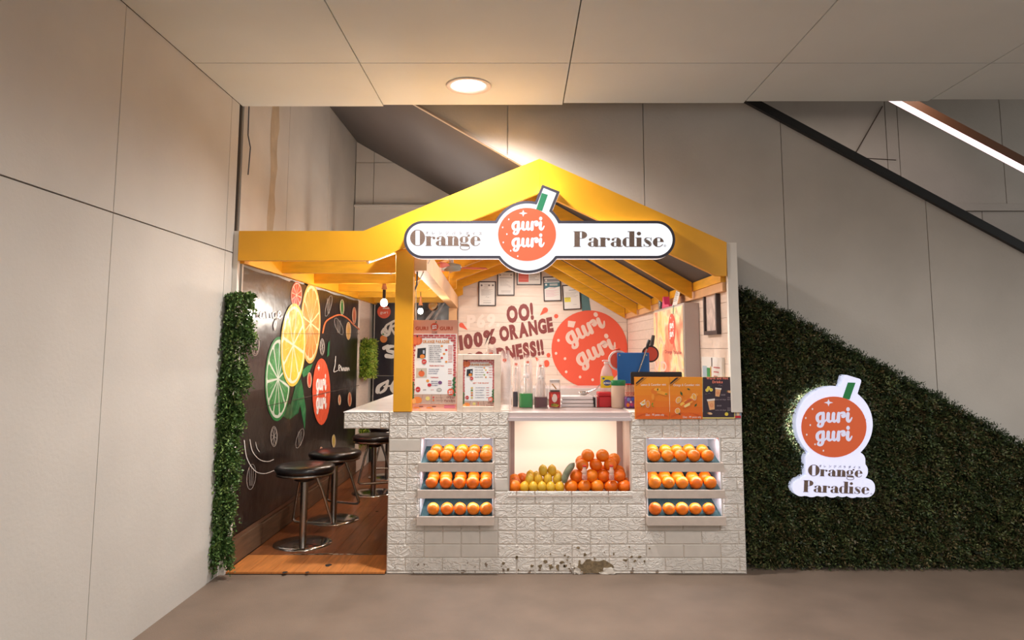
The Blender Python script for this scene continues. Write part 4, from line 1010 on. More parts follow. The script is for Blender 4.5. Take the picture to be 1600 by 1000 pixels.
# sun emblem
pts = []
for k in range(44): a = 2 * math.pi * k / 44; r = 8.6 if k % 2 else 6.6; pts.append((677 + r * math.cos(a), 478 + r * math.sin(a)))
d.poly(pts, C(236, 158, 72), 1); d.ell(677, 478, 5.4, 5.4, C(214, 158, 68), 2)
d.build('sun_emblem', VINYL, bb); d = NB()
d.poly([(660, 505), (692, 466), (694, 467), (664, 508)], C(176, 160, 156), 1); d.poly([(672, 505), (698, 466), (699, 467), (676, 508)], C(150, 136, 134), 1)
d.build('light_rays', VINYL, bb)
# green strips on the end panel
def green(name, label, x0, x1, y0, y1, z0, z1, n, cols, size=.05, leaf=.02, par=None):
    t = thing(name, label, 'greenery', ((x0 + x1) / 2, (y0 + y1) / 2, z0))
    MB().bbox(x0, y0, z0, x1 - .03, y1, z1, .008).build('backing', mat('hedge_backing', C(26, 34, 20), .9), t)
    b = np.stack([np.full(n, x1 - .03), rng.uniform(y0, y1, n), rng.uniform(z0, z1, n)], 1)
    o = np.stack([np.abs(rng.normal(.8, .3, n)), rng.normal(0, .5, n), rng.normal(.1, .5, n)], 1)
    k = rng.random(n) < .35; b[k, 1] = y0; b[k, 0] = rng.uniform(x0, x1, k.sum()); o[k] = np.stack([rng.normal(.2, .4, k.sum()), -np.ones(k.sum()), rng.normal(.1, .5, k.sum())], 1)
    leafy('foliage', b, o, size, cols, LEAF, t, leaf=leaf, width=.7); return t
GRN = [C(150, 176, 60)[:3], C(110, 146, 48)[:3], C(176, 186, 80)[:3]]
green('leaf_strip', 'lit yellow green leafy strip on the pale panel behind the bar', -1.862, -1.76, 3.62, 4.0, P(572, 589, Y=3.7).z, P(572, 531, Y=3.7).z, 900, GRN)
green('leaf_clump', 'small yellow green leafy clump low behind the stools', -1.862, -1.75, 3.7, 4.1, .30, .62, 500, GRN)

# tall garland beside the lane, on the end of the big wall
gl = thing('leaf_garland', 'tall dark green leaf garland hanging at the end of the grey wall', 'garland', (-1.92, -.03, .1))
zg0, zg1 = P(362, 880, Y=-.06).z, P(370, 466, Y=-.06).z
mb = MB(); mb.tube([(-1.875, -.065, zg0 + .02), (-1.875, -.06, .6), (-1.865, -.06, 1.2), (-1.875, -.06, zg1 - .03)], .022, 7); mb.build('core', mat('garland_core', C(22, 26, 18), .9), gl)
n = 3000
tz = rng.random(n); tz = tz + .022 * np.sin(tz * 40); z = zg0 + (zg1 - zg0) * tz
xc = np.interp(z, [zg0, .35, .8, 1.2, 1.5, zg1], [-1.85, -1.85, -1.84, -1.82, -1.80, -1.79]) - .02; wd = np.interp(z, [zg0, .3, .7, 1.2, 1.5, zg1], [.05, .062, .068, .08, .1, .07]) * (1 + .38 * np.sin(z * 17) * np.sin(z * 5 + 1))
th = rng.uniform(0, 2 * math.pi, n); rr = np.sqrt(rng.random(n)) * .7
b = np.stack([xc + wd * rr * np.cos(th), -.075 - .05 * rr * np.sin(th) - .0, z], 1); b[:, 1] = np.minimum(b[:, 1], -.035); b[:, 0] = np.maximum(b[:, 0], -1.88)
o = np.stack([np.cos(th) * .9, -np.abs(np.sin(th)) * .8 - .25, rng.normal(-.1, .5, n)], 1)
leafy('foliage', b, o, .062, [C(92, 124, 62)[:3], C(70, 100, 48)[:3], C(128, 152, 84)[:3], C(84, 112, 62)[:3]], LEAF, gl, leaf=.022, n_leaf=9, droop=.5, width=.7, xmin=-1.897)

# ------------------------------------------------------------------ bar stools
M_SEAT = mat('black_leather', C(30, 26, 28), .28, bump=.001, bscale=90, coat=.2)
M_SATIN = mat('satin_steel', C(170, 164, 158), .25, metal=1.0)
def make_stool(label, x, y, rot):
    t = thing('bar_stool', label, 'stool', (0, 0, 0), 'black bar stools along the lane')
    H = .565
    MB().lathe([(.0, H + .004), (.12, H), (.18, H - .004), (.208, H - .016), (.216, H - .032), (.21, H - .05), (.19, H - .058)], (0, 0, 0), 32).build('seat_cushion', M_SEAT, t)
    MB().lathe([(.19, H - .057), (.203, H - .059), (.203, H - .076), (.18, H - .078), (.05, H - .09)], (0, 0, 0), 32).build('seat_ring', M_SATIN, t)
    MB().lathe([(.07, H - .078), (.075, H - .115), (.05, H - .125)], (0, 0, 0), 20).build('seat_plate', M_BLK, t)
    MB().lathe([(.027, .012), (.027, H - .12)], (0, 0, 0), 20).build('column', M_SATIN, t)
    MB().lathe([(.0, .02), (.06, .019), (.17, .012), (.205, .006), (.208, .0)], (0, 0, 0), 36).build('base_disc', M_CHROME, t)
    # footrest: one bent tube, two legs from under the seat and a bar across
    pts = [(-.06, .05, H - .085), (-.10, .08, .36), (-.155, .12, .15), (-.16, .124, .13), (-.145, .125, .116), (-.12, .125, .113), (0, .125, .113), (.12, .125, .113), (.145, .125, .116), (.16, .124, .13), (.155, .12, .15), (.10, .08, .36), (.06, .05, H - .085)]
    MB().tube(pts, .0105, 8).build('footrest', M_SATIN, t)
    t.location = (x, y, .0175); t.rotation_euler = (0, 0, rot)
    return t
for (px, py, rot, lb) in ((473, 849, math.radians(-14), 'black round bar stool with steel footrest, nearest the lane entrance'), (521, 812, math.radians(-22), 'black round bar stool, second from the lane entrance beside the banner'), (583, 770, math.radians(200), 'black round bar stool tucked under the bar edge'), (605, 745, math.radians(200), 'bar stool furthest in, mostly hidden behind the bar')):
    q = P(px, py, Z=.0175); make_stool(lb, q.x, q.y, rot)
# ------------------------------------------------------------------ main sign on the gable
YS = -.09
SG_OR = C(240, 112, 74); SG_GR = C(52, 140, 98); SG_BR = C(128, 98, 86); SG_WH = C(246, 248, 252); SG_DK = C(58, 54, 66)
def brown_letters(d, st_list): pass
sign = thing('fruit_sign', 'backlit white pill-shaped sign with orange fruit roundel on the yellow gable', 'sign', P(824, 370, Y=YS))
def shape(e): return union(sd_rbox(631 - e, 345 - e, 1055 + e, 404 + e, 29.5 + e), sd_circle(824.5, 370.5, 55.5 + e + 1), sd_rbox(836 - e, 292 - e, 866 + e, 345 + e, .6 + e * .3, math.radians(22)))
def extr(loop, y0, y1, name, m, par):
    mb = MB(); pts = [P(a, b, Y=YS) for a, b in loop]; pts = [Vector((p.x, y0, p.z)) for p in pts]
    mb.prism(pts, (0, y1 - y0, 0)); return mb.build(name, m, par)
E1 = 0.0
lo = contour(shape(E1 + .0), 615, 275, 1072, 440, 260)
li = contour(shape(-4.2), 615, 275, 1072, 440, 260)
M_SIDE = mat('sign_return', C(244, 242, 246), .4, emit=.55, ecol=C(255, 250, 252))
extr(lo, YS, -.037, 'light_box', M_SIDE, sign)
d = Decal(lambda a, b: P(a, b, Y=YS), (0, -1, 0), .0010)
d.poly(lo, SG_DK, 1); d.build('dark_outline', PRINT, sign)
d = Decal(lambda a, b: P(a, b, Y=YS), (0, -1, 0), .0010)
d.poly(li, SG_WH, 2); d.build('lit_face', LITFACE, sign)
d = Decal(lambda a, b: P(a, b, Y=YS), (0, -1, 0), .0010)
d.poly([(846.5, 301.5), (856, 304.5), (847, 330), (837.5, 328)], SG_GR, 3)
d.ell(823.5, 366.5, 45.3, 41.5, SG_OR, 4, n=48)
kk = 58.0 / 880
guri(d, 799.5, 353.5, .066, SG_WH, 5); guri(d, 799.5, 379.5, .066, SG_WH, 5)
sparkle(d, 817.5, 333.5, 6.8, SG_WH, 5)
for x, y in ((795, 343), (785.5, 355.5), (792, 366), (786.5, 379), (798, 392), (809, 400.5)): d.ell(x, y, 1.1, 1.5, SG_WH, 5, n=8)
d.build('fruit_roundel', LITFACE, sign)
def hatch_mat(name, emit):
    m = bpy.data.materials.new(name); m.use_nodes = True; nt = m.node_tree; b = nt.nodes['Principled BSDF']
    g = nt.nodes.new('ShaderNodeNewGeometry'); mp = nt.nodes.new('ShaderNodeMapping'); mp.inputs['Rotation'].default_value = (0, math.radians(55), 0); nt.links.new(g.outputs['Position'], mp.inputs['Vector'])
    wv = nt.nodes.new('ShaderNodeTexWave'); wv.inputs['Scale'].default_value = 46; wv.inputs['Distortion'].default_value = 5; wv.inputs['Detail'].default_value = 3; wv.inputs['Detail Scale'].default_value = 2.5; nt.links.new(mp.outputs['Vector'], wv.inputs['Vector'])
    r = nt.nodes.new('ShaderNodeValToRGB'); r.color_ramp.elements[0].position = .55; r.color_ramp.elements[0].color = C(92, 70, 64); r.color_ramp.elements[1].position = .98; r.color_ramp.elements[1].color = C(140, 120, 102)
    nt.links.new(wv.outputs['Fac'], r.inputs['Fac']); nt.links.new(r.outputs['Color'], b.inputs['Base Color']); nt.links.new(r.outputs['Color'], b.inputs['Emission Color']); b.inputs['Emission Strength'].default_value = emit
    return m
HATCH = hatch_mat('sketched_brown', .08); HATCH2 = hatch_mat('sketched_brown_side', .06)
d = Decal(lambda a, b: P(a, b, Y=YS), (0, -1, 0), .0010)
serif_text(d, 'Orange', 641, 384.5, 25.5, SG_BR, 4, width=111); d.build('lettering', HATCH, sign); d = Decal(lambda a, b: P(a, b, Y=YS), (0, -1, 0), .0010); serif_text(d, 'Paradise', 896, 386, 24.5, SG_BR, 4, width=142)
d.text('®', 1037, 386, 5.0, SG_BR, 4, 'r')
d.build('lettering', HATCH, sign)
d = Decal(lambda a, b: P(a, b, Y=YS), (0, -1, 0), .0010)
for i, ch in enumerate('オレンジパラダイス'): d.text(ch, 665 + i * 10.4, 366 + .15 * i, 5.4, C(110, 92, 88), 4, 'b')
d.build('small_lettering', PRINT, sign)

# ------------------------------------------------------------------ hedge triangle under the stair, right of the kiosk
hx0 = 1.475; YH = .17
hd = thing('leaf_hedge', 'dark artificial leaf hedge filling the triangle under the stair', 'hedge', (2.4, YH, 0))
e0 = P(1150, 445, Y=.1); e1 = P(1600, 695, Y=.1); HS = (e0.z - e1.z) / (e1.x - e0.x)
def hz(x): return e0.z - HS * (x - e0.x)
hx1 = 4.3
mb = MB(); mb.prism([Vector((hx0 + .005, YH, .015)), Vector((hx1, YH, .015)), Vector((hx1, YH, hz(hx1) - .04)), Vector((hx0 + .005, YH, hz(hx0) - .04))], (0, .04, 0)); mb.build('backing', mat('hedge_backing', C(26, 34, 20), .9), hd)
n = 15000
x = rng.uniform(hx0 + .02, hx1, n * 2); z = rng.uniform(.02, 1.95, n * 2); k = z < np.array([hz(q) for q in x]) - .03; x, z = x[k][:n], z[k][:n]; n = len(x)
cl = .5 + .5 * np.sin(x * 17 + 3 * np.sin(z * 9)) * np.sin(z * 15 + 2 * np.sin(x * 11))
b = np.stack([x, YH - .01 - .05 * cl * rng.random(n), z], 1)
o = np.stack([rng.normal(.1, .55, n), -np.abs(rng.normal(.8, .3, n)), rng.normal(.05, .55, n)], 1)
leafy('foliage', b, o, .072, [C(72, 86, 50)[:3], C(46, 60, 32)[:3], C(92, 98, 58)[:3], C(96, 84, 54)[:3]], LEAF, hd, leaf=.026, n_leaf=8, droop=.35, width=.5, xmin=1.446)
# sprigs along the sloping edge
n = 900; x = rng.uniform(hx0 + .02, hx1, n); z = np.array([hz(q) for q in x]) - .04
b = np.stack([x, YH - .03 - .03 * rng.random(n), z], 1); o = np.stack([rng.normal(.35, .4, n), -np.abs(rng.normal(.4, .3, n)), np.abs(rng.normal(.6, .3, n))], 1)
leafy('edge_foliage', b, o, .075, [C(56, 72, 40)[:3], C(44, 60, 32)[:3]], LEAF, hd, leaf=.02, n_leaf=10, droop=.3, width=.45, xmin=1.446)

# ------------------------------------------------------------------ lit sign standing off the hedge
YK = .02
ks = thing('hedge_sign', 'lit white cut-out sign with orange roundel mounted on the dark hedge', 'sign', P(1302, 690, Y=YK))
def kshape(e=0.0):
    fs = [sd_circle(1304, 663, 59.5 + e), sd_rbox(1313 - e, 588 - e, 1341 + e, 630 + e, 4, math.radians(17)), sd_rbox(1259 - e, 706, 1352 + e, 752, 13), sd_rbox(1264, 722, 1356 + e, 750, 13), sd_rbox(1248 - e, 744, 1345, 775 + e, 12), sd_rbox(1330, 748, 1367 + e, 777 + e, 13), sd_rbox(1300, 730, 1352, 770, 10)]
    fs += [sd_circle(1252 + 16 * i, 762 + .3 * i, 13.5 + (i % 2)) for i in range(7)]
    return union(*fs)
lk = contour(kshape(), 1225, 570, 1385, 795, 220)
pts = [P(a, b, Y=YK) for a, b in lk]; c0 = P(1302, 690, Y=YK)
mb = MB(); mb.prism([Vector((p.x, YK, p.z)) for p in pts], (0, .075, 0)); mb.build('light_box', mat('sign_return_cold', C(226, 230, 250), .4, emit=.5, ecol=C(214, 222, 255)), ks)
def kface():
    m = bpy.data.materials.new('cold_lit_face'); m.use_nodes = True; nt = m.node_tree; b = nt.nodes['Principled BSDF']
    b.inputs['Base Color'].default_value = C(225, 225, 235); b.inputs['Roughness'].default_value = .4; b.inputs['Emission Color'].default_value = C(206, 210, 248); b.inputs['Emission Strength'].default_value = .62
    return m
d = Decal(lambda a, b: P(a, b, Y=YK), (0, -1, 0), .001)
d.poly(lk, SG_WH, 1); d.build('lit_face', kface(), ks)
d = Decal(lambda a, b: P(a, b, Y=YK), (0, -1, 0), .001)
d.poly([(1324.5, 597.5), (1336.5, 598), (1327, 624.5), (1316, 622)], C(34, 120, 62), 3); d.ell(1302.5, 667, 51, 47.5, C(222, 98, 54), 4, n=48)
guri(d, 1274, 652.5, .0735, C(236, 232, 255), 5); guri(d, 1274, 681.5, .0735, C(236, 232, 255), 5)
sparkle(d, 1294, 629, 7.2, C(240, 232, 250), 5)
for x_, y_ in ((1269, 639), (1258.5, 653), (1265.5, 664), (1260, 679), (1273, 694), (1286, 704)): d.ell(x_, y_, 1.2, 1.6, C(240, 225, 225), 5, n=8)
d.build('fruit_roundel', SIDEFACE, ks)
d = Decal(lambda a, b: P(a, b, Y=YK), (0, -1, 0), .001)
serif_text(d, 'Orange', 1262, 743.5, 18, SG_BR, 4, width=86, rot=.025); serif_text(d, 'Paradise', 1254.5, 768.5, 18.5, SG_BR, 4, width=104, rot=.035); d.text('®', 1359.5, 773, 4, SG_BR, 4, 'r')
d.build('lettering', HATCH2, ks)
d = Decal(lambda a, b: P(a, b, Y=YK), (0, -1, 0), .001)
for i, ch in enumerate('オレンジパラダイス'): d.text(ch, 1279.5 + i * 7.6, 729.5 + .3 * i, 4.3, C(80, 70, 96), 4, 'b')
d.build('small_lettering', PRINT, ks)
lamp('sign_halo', 'AREA', (c0.x - .02, .10, c0.z + .1), 9, (.86, .9, 1.0), (math.radians(90), 0, 0), shape='DISK', size=.5)
# ------------------------------------------------------------------ fruit
def fruit_mat(name, col, var):
    return mat(name, col, .38, bump=.0009, bscale=420, var=var, vscale=14, coat=.1)
M_OR = [fruit_mat('orange_peel', C(242, 122, 12), .12), fruit_mat('orange_peel_deep', C(238, 110, 6), .12), fruit_mat('orange_peel_light', C(246, 132, 22), .1)]
M_LEM = fruit_mat('lemon_peel', C(230, 176, 44), .1); M_LEMG = fruit_mat('lemon_peel_green', C(224, 178, 52), .12)
M_SCAR = mat('stem_scar', C(120, 116, 60), .7)
OMESH = {}
def orange_mesh(i):
    if i not in OMESH:
        m = MB(); R = .041; prof = []
        for k in range(13):
            a = -math.pi / 2 + math.pi * k / 12; r = R * math.cos(a); z = R * .95 * math.sin(a)
            if k == 12: z -= .003
            if k == 11: z -= .0005
            prof.append((max(r, .0004), z))
        m.lathe(prof, (0, 0, 0), 20, caps=False); me_o = m.build('peel', M_OR[i]); me = me_o.data; bpy.data.objects.remove(me_o)
        s = MB().lathe([(.0004, R * .95 - .0022), (.0035, R * .95 - .0018), (.0055, R * .95 - .0035)], (0, 0, 0), 8, caps=False); so = s.build('stem_scar', M_SCAR); sm = so.data; bpy.data.objects.remove(so)
        OMESH[i] = (me, sm)
    return OMESH[i]
def orange(label, x, y, z, s=1.0, group=None):
    me, sm = orange_mesh(random.randrange(3))
    t = bpy.data.objects.new('orange', me); COL.objects.link(t); t.location = (x, y, z); t.scale = (s, s, s * random.uniform(.96, 1.02))
    t.rotation_euler = (random.uniform(-.5, .5), random.uniform(-.4, .4), random.uniform(0, 6))
    tag(t, label, 'orange', group)
    c = bpy.data.objects.new('stem_scar', sm); COL.objects.link(c); c.parent = t
    return t
TN = ['top', 'middle', 'bottom']
ROWS = {'left': (((676, 697, 718, 738.5, 759.5), (682.5, 702, 722.7, 741, 761)), ((674.5, 697, 718, 738.5, 759), (678, 697, 720, 740.5, 760)), ((677, 698.6, 719, 739.5, 759.7), ())),
        'right': (((1022, 1043, 1063.3, 1084, 1105.7), (1019, 1039.6, 1057, 1076, 1097)), ((1023, 1044.5, 1065.6, 1087.2, 1109.6), (1019, 1038, 1058.3, 1081, 1101)), ((1023.6, 1045.2, 1065.6, 1086.4, 1107.4), ()))}
for side in ('left', 'right'):
    for ti, (fr, bk) in enumerate(ROWS[side]):
        zt = TIERS[ti][0]
        for row, xs_, yy, zz, py in (('front', fr, -.003, .036, 710), ('back', bk, .082, .058, 702)):
            for i, px in enumerate(xs_):
                q = P(px, (710, 752, 794)[ti] if row == 'front' else (702, 742)[ti], Y=yy)
                orange(f'orange {ORD[i]} from left in {row} row, {TN[ti]} tier of the {side} niche', q.x, yy, zt + zz + .001, random.uniform(.95, 1.04), f'oranges in the {side} niche')
def put(px, py, Y): return P(px, py, Y=Y)
def zx(u, v): return (780 + u / 6.667, 640 + v / 6.667)     # from the close view of the display box
big = [('bottom', .065, 1.0, [(750, 812), (885, 810), (1020, 808), (1165, 810), (1300, 812)]), ('second', .085, .98, [(805, 692), (962, 688), (1087, 690), (1248, 685)]), ('third', .105, .95, [(865, 577), (1006, 575), (1156, 574)]), ('top', .125, .98, [(923, 478), (1076, 478)])]
for nm, yy, s, pts in big:
    for i, (u, v) in enumerate(pts):
        q = put(*zx(u, v), yy); orange(f'orange {ORD[i]} from left in the {nm} row of the display pyramid', q.x, yy, q.z if nm != 'bottom' else CZB + .0475, s * 1.1, 'oranges in the display pyramid')
for i, (u, v, yy) in enumerate([(1345, 800, .145), (1195, 520, .17), (860, 540, .185), (1240, 640, .17), (1060, 640, .19), (1130, 800, .15), (960, 800, .15), (825, 800, .15)]):
    q = put(*zx(u, v), yy); orange(f'orange behind the display pyramid, {ORD[i]} of those half hidden', q.x, yy, max(q.z, CZB + .047), 1.06, 'oranges in the display pyramid')
for i, (u, v, yy) in enumerate([(156, 822, .06), (158, 775, .145), (160, 745, .225), (240, 770, .24)]):
    q = put(*zx(u, v), yy); orange(('nearest orange in the row left of the lemons', 'second orange in the row left of the lemons', 'third orange in the row left of the lemons', 'orange behind the lemons at the left back')[i], q.x, yy, CZB + .0475 + .004 * i, 1.06, 'oranges left of the lemons')
LM = MB(); prof = []
for k in range(15):
    a = -math.pi / 2 + math.pi * k / 14; r = .0285 * math.cos(a) ** .9 if abs(math.cos(a)) > 1e-6 else 0; z = .034 * math.sin(a); prof.append((max(r, .0005), z + (.004 if k == 14 else -.002 if k == 0 else .001 if k == 13 else 0)))
LM.lathe(prof, (0, 0, 0), 18, caps=False)
lo_ = LM.build('peel', M_LEM); lmesh = lo_.data; bpy.data.objects.remove(lo_)
lo_ = LM.build('peel', M_LEMG); lmesh2 = lo_.data; bpy.data.objects.remove(lo_)
ln = MB().lathe([(.0004, -.0375), (.003, -.037), (.0045, -.033)], (0, 0, 0), 8, caps=False).build('tip', M_SCAR); lnm = ln.data; bpy.data.objects.remove(ln)
def lemon(label, q, s=1.0):
    t = bpy.data.objects.new('lemon', random.choice((lmesh, lmesh2))); COL.objects.link(t); t.location = q; t.scale = (s, s, s)
    t.rotation_euler = (random.uniform(-.25, .25), random.uniform(-.2, .2), random.uniform(0, 6)); tag(t, label, 'lemon', 'lemons in the display box')
    c = bpy.data.objects.new('tip', lnm); COL.objects.link(c); c.parent = t
for nm, yy, s, pts in (('bottom', .055, 1.0, [(262, 826), (355, 828), (446, 826), (537, 824), (630, 830)]), ('middle', .078, .98, [(316, 728), (408, 728), (506, 724), (606, 722)]), ('top', .10, .98, [(457, 634), (550, 634)])):
    for i, (u, v) in enumerate(pts):
        q = put(*zx(u, v), yy); lemon(f'lemon {ORD[i]} from left in the {nm} row of the lemon heap', (q.x, yy, q.z if nm != 'bottom' else CZB + .042), s * 1.08)
for i, (u, v) in enumerate([(325, 690), (385, 700), (610, 690), (300, 800), (470, 790)]):
    q = put(*zx(u, v), .15); lemon(f'lemon at the back of the lemon heap, {ORD[i]} of those half hidden', (q.x, .15, max(q.z, CZB + .042)), 1.04)
# cucumber leaning on the heap
a, b = put(*zx(672, 765), .045), put(*zx(780, 562), .06); cu = thing('cucumber', 'dark grey green cucumber leaning between the lemons and oranges', 'cucumber', a)
pts = []; rs = []
for k in range(13):
    t = k / 12; p = a.lerp(b, t) + Vector((-.012 * math.sin(math.pi * t), -.0, .006 * math.sin(math.pi * t))); pts.append(p); rs.append(.0225 * max(.18, (1 - abs(2 * t - 1) ** 5.5)) ** .6)
MB().tube(pts, rs, 14).build('skin', mat('cucumber_skin', C(122, 124, 100), .4, var=.25, vscale=30, bump=.0008, bscale=200), cu)
MB().lathe([(.001, .004), (.004, .003), (.004, -.004)], b + Vector((0, 0, .002)), 8).build('stem', M_SCAR, cu)
# yogurt bottles
M_YB = mat('yogurt_bottle', C(224, 180, 162), .35); M_RED = mat('red_foil', C(206, 48, 40), .4)
def yogurt(label, x, y, z, h=.09, lettering=True, group=None, rz=0):
    t = thing('yogurt_bottle', label, 'bottle', (x, y, z), group); k = h / .09
    MB().lathe([(.014 * k, 0), (.0165 * k, .004 * k), (.0165 * k, .03 * k), (.0135 * k, .036 * k), (.0155 * k, .042 * k), (.016 * k, .058 * k), (.011 * k, .07 * k), (.0115 * k, .083 * k)], (x, y, z), 14).build('body', M_YB, t)
    MB().lathe([(.0125 * k, .082 * k), (.0125 * k, .09 * k)], (x, y, z), 14).build('foil_lid', M_RED, t)
    if lettering:
        d = Decal(lambda u, v: Vector((x + .0169 * k * math.sin(u), y - .0169 * k * math.cos(u), z + v * k)), (0, -1, 0), .0003)
        for q in range(8): u0, u1 = -1.3 + .325 * q, -1.3 + .325 * (q + 1); d.rect(u0, .006, u1, .009, C(206, 50, 44), 1); d.rect(u0, .026, u1, .029, C(206, 50, 44), 1)
        d.stroke([(-.7, .014, .004), (-.3, .022, .004), (.1, .013, .004), (.5, .022, .004), (.8, .014, .004)], 1, C(206, 50, 44), 1, caps=False)
        d.build('label', PRINT, t)
    return t
for u, lb in ((890, 'small yogurt bottle standing in front of the oranges, left one'), (1172, 'small yogurt bottle standing in front of the oranges, right one')):
    q = put(*zx(u, 735), .018); yogurt(lb, q.x, .022, q.z, .092, True, 'yogurt bottles in the display')
# ------------------------------------------------------------------ kitchen back wall: painted lettering, roundel, certificates
ym = YB - .002
art = lambda a, b: P(a, b, Y=ym)
RB = C(134, 62, 60); TOM = C(236, 96, 70)
wa = thing('wall_roundel', 'large tomato red fruit roundel painted on the plank back wall', 'wall art', P(921, 545, Y=ym))
d = Decal(art, (0, -1, 0), .0012)
d.poly([(905.5, 453), (918.5, 454), (924, 489), (910, 489)], C(86, 124, 128), 1); d.ell(921, 545, 59.3, 60, TOM, 2, n=56)
PK = C(240, 212, 200)
guri(d, 885, 532, .086, PK, 3, rot=-.47); guri(d, 901.5, 565.5, .086, PK, 3, rot=-.47)
d.poly([(887.5, 501), (899.5, 502.5), (896.5, 512), (887, 510.5)], PK, 3)
for u, v in ((920, 490), (900, 598), (975, 642), (985, 752), (1100, 795), (1205, 818)): d.ell(700 + u / 5.333, 440 + v / 5.333, 2.1, 2.3, PK, 3, n=12)
d.build('painted_roundel', PRINT, wa)
wt = thing('wall_slogan', 'dark red hand-lettered slogan with orange drops on the plank back wall', 'wall art', P(800, 530, Y=ym))
d = Decal(art, (0, -1, 0), .0012)
def T(st, x, y, x1, h, rot=-.19, sh=.10, gap=.05): d.text(st, x, y, h, RB, 1, 'x', rot=rot, shear=sh, fit=(x1 - x) / math.cos(rot) - sh * h * .5, gap=gap)
T('OO!', 792.5, 503.5, 836, 33, -.15); T('100%', 718.5, 546, 777, 29); T('ORANGE', 781.5, 532.5, 866.5, 29); T('GOODNESS!!', 727, 576, 852, 30)
def drop(x, y, x2, y2, r): 
    a = math.atan2(y2 - y, x2 - x); pts = [(x2, y2)] + [(x + r * math.cos(a + .9 + t * (2 * math.pi - 1.8) / 10), y + r * math.sin(a + .9 + t * (2 * math.pi - 1.8) / 10)) for t in range(11)]
    d.poly(pts, TOM, 1)
drop(852, 484.5, 843.5, 493, 4.2); drop(721, 508, 731, 516, 3.8); d.ell(869, 494, 3.3, 3.4, TOM, 1); d.ell(857, 555, 3, 3.6, TOM, 1); drop(840, 562, 836, 557.5, 2.2); d.ell(854, 568, 4.5, 5.5, TOM, 1)
d.build('painted_lettering', PRINT, wt)
d = Decal(art, (0, -1, 0), .0010); d.text('P69.', 729, 512, 27, C(250, 232, 220), 1, 'h', rot=-.05, shear=.1, fit=52); d.build('faded_lettering', PRINT, wt)
M_CF = mat('dark_frame', C(58, 46, 48), .4); M_PAPER = mat('paper', C(238, 236, 232), .7)
def cert(label, cx, cy, w, h, rot, kind):
    c = P(cx, cy, Y=YB); t = thing('framed_certificate', label, 'certificate', (c.x, YB, c.z), 'certificates on the back wall')
    W = (P(cx + w / 2, cy, Y=YB) - P(cx - w / 2, cy, Y=YB)).length; H = (P(cx, cy - h / 2, Y=YB) - P(cx, cy + h / 2, Y=YB)).length
    f = .013; x0, x1, z0, z1 = c.x - W / 2, c.x + W / 2, c.z - H / 2, c.z + H / 2; y0, y1 = YB - .02, YB - .001
    for nm, a in (('frame_side', (x0, z0, x0 + f, z1)), ('frame_side', (x1 - f, z0, x1, z1)), ('frame_rail', (x0 + f, z0, x1 - f, z0 + f)), ('frame_rail', (x0 + f, z1 - f, x1 - f, z1))): MB().box(a[0], y0, a[1], a[2], y1, a[3]).build(nm, M_CF, t)
    MB().box(x0 + f, YB - .012, z0 + f, x1 - f, YB - .003, z1 - f).build('sheet', M_PAPER, t)
    d = Decal(lambda a, b: Vector((x0 + f + a * (W - 2 * f), YB - .0125, z1 - f - b * (H - 2 * f))), (0, -1, 0), .0006)
    G1 = C(150, 146, 146)
    def line(y, a, b, col=G1, th=.008): d.rect(a, y, b, y + th, col, 2)
    if kind == 'seal':
        for u in (.14, .62, .86): d.ell(u, .13, .06, .045, C(120, 116, 120), 1, n=12)
        for i, y in enumerate((.08, .12, .17, .22, .26)): line(y, .3 + .03 * (i % 2), .56)
        for i in range(9): line(.32 + .03 * i, .12, .85 - .12 * (i % 3))
        d.stroke([(.4, .66), (.48, .62), (.5, .68), (.56, .64), (.62, .68)], .012, G1, 1, caps=False)
        for y in (.8, .88, .91): line(y, .25, .75)
    elif kind == 'doc':
        for u in (.12, .84): d.ell(u, .12, .05, .04, C(140, 138, 140), 1, n=12)
        line(.08, .3, .7); line(.12, .3, .7); line(.24, .1, .9, C(90, 88, 90), .018)
        for i in range(6): line(.34 + .05 * i, .12, .55 + .1 * (i % 3))
        d.stroke([(.68, .66), (.74, .62), (.76, .68), (.82, .62)], .012, G1, 1, caps=False)
        for y in (.82, .85, .9): line(y, .2, .82)
    elif kind == 'red':
        d.rect(.04, .1, .48, .9, C(226, 104, 92), 1)
        for i in range(6): line(.2 + .11 * i, .08, .44, C(244, 170, 160), .02)
        for i in range(5): d.ell(.62 + .07 * i, .17, .03, .05, C(210, 60, 56), 2, n=10)
        for i in range(7): line(.3 + .08 * i, .53, .93 - .08 * (i % 3), G1, .02)
    elif kind == 'teal':
        d.rect(0, .06, 1, .19, C(150, 150, 156), 1); d.poly([(0, .22), (1, .22), (1, .4), (.7, .44), (.3, .42), (0, .5)], C(74, 120, 134), 1); d.ell(.13, .12, .06, .045, WH, 2, n=12); d.rect(.06, .27, .18, .35, WH, 2)
        line(.28, .34, .86, WH, .03); line(.34, .34, .86, WH, .02); line(.46, .3, .7, C(216, 120, 130), .015)
        for i in range(9): line(.55 + .035 * i, .08, .92 - .15 * (i % 3), C(226, 160, 180))
    else:
        line(.18, .35, .78, C(120, 116, 118), .02)
        for i in range(5): line(.28 + .05 * i, .12, .9 - .1 * (i % 3))
        d.rect(.05, .5, .44, .7, C(238, 224, 90), 1); line(.52, .08, .4, C(110, 104, 60), .02); line(.6, .12, .36, C(150, 140, 70), .015); line(.82, .55, .8)
    d.build('printed_text', PRINT, t)
    if rot:
        t.rotation_euler = (0, rot, 0)
cert('small certificate in dark frame, lowest at the left of the group', 761.3, 459, 27.5, 38.5, 0, 'seal'); cert('plain document in dark frame, second from left', 790.5, 443, 27, 38, 0, 'doc')
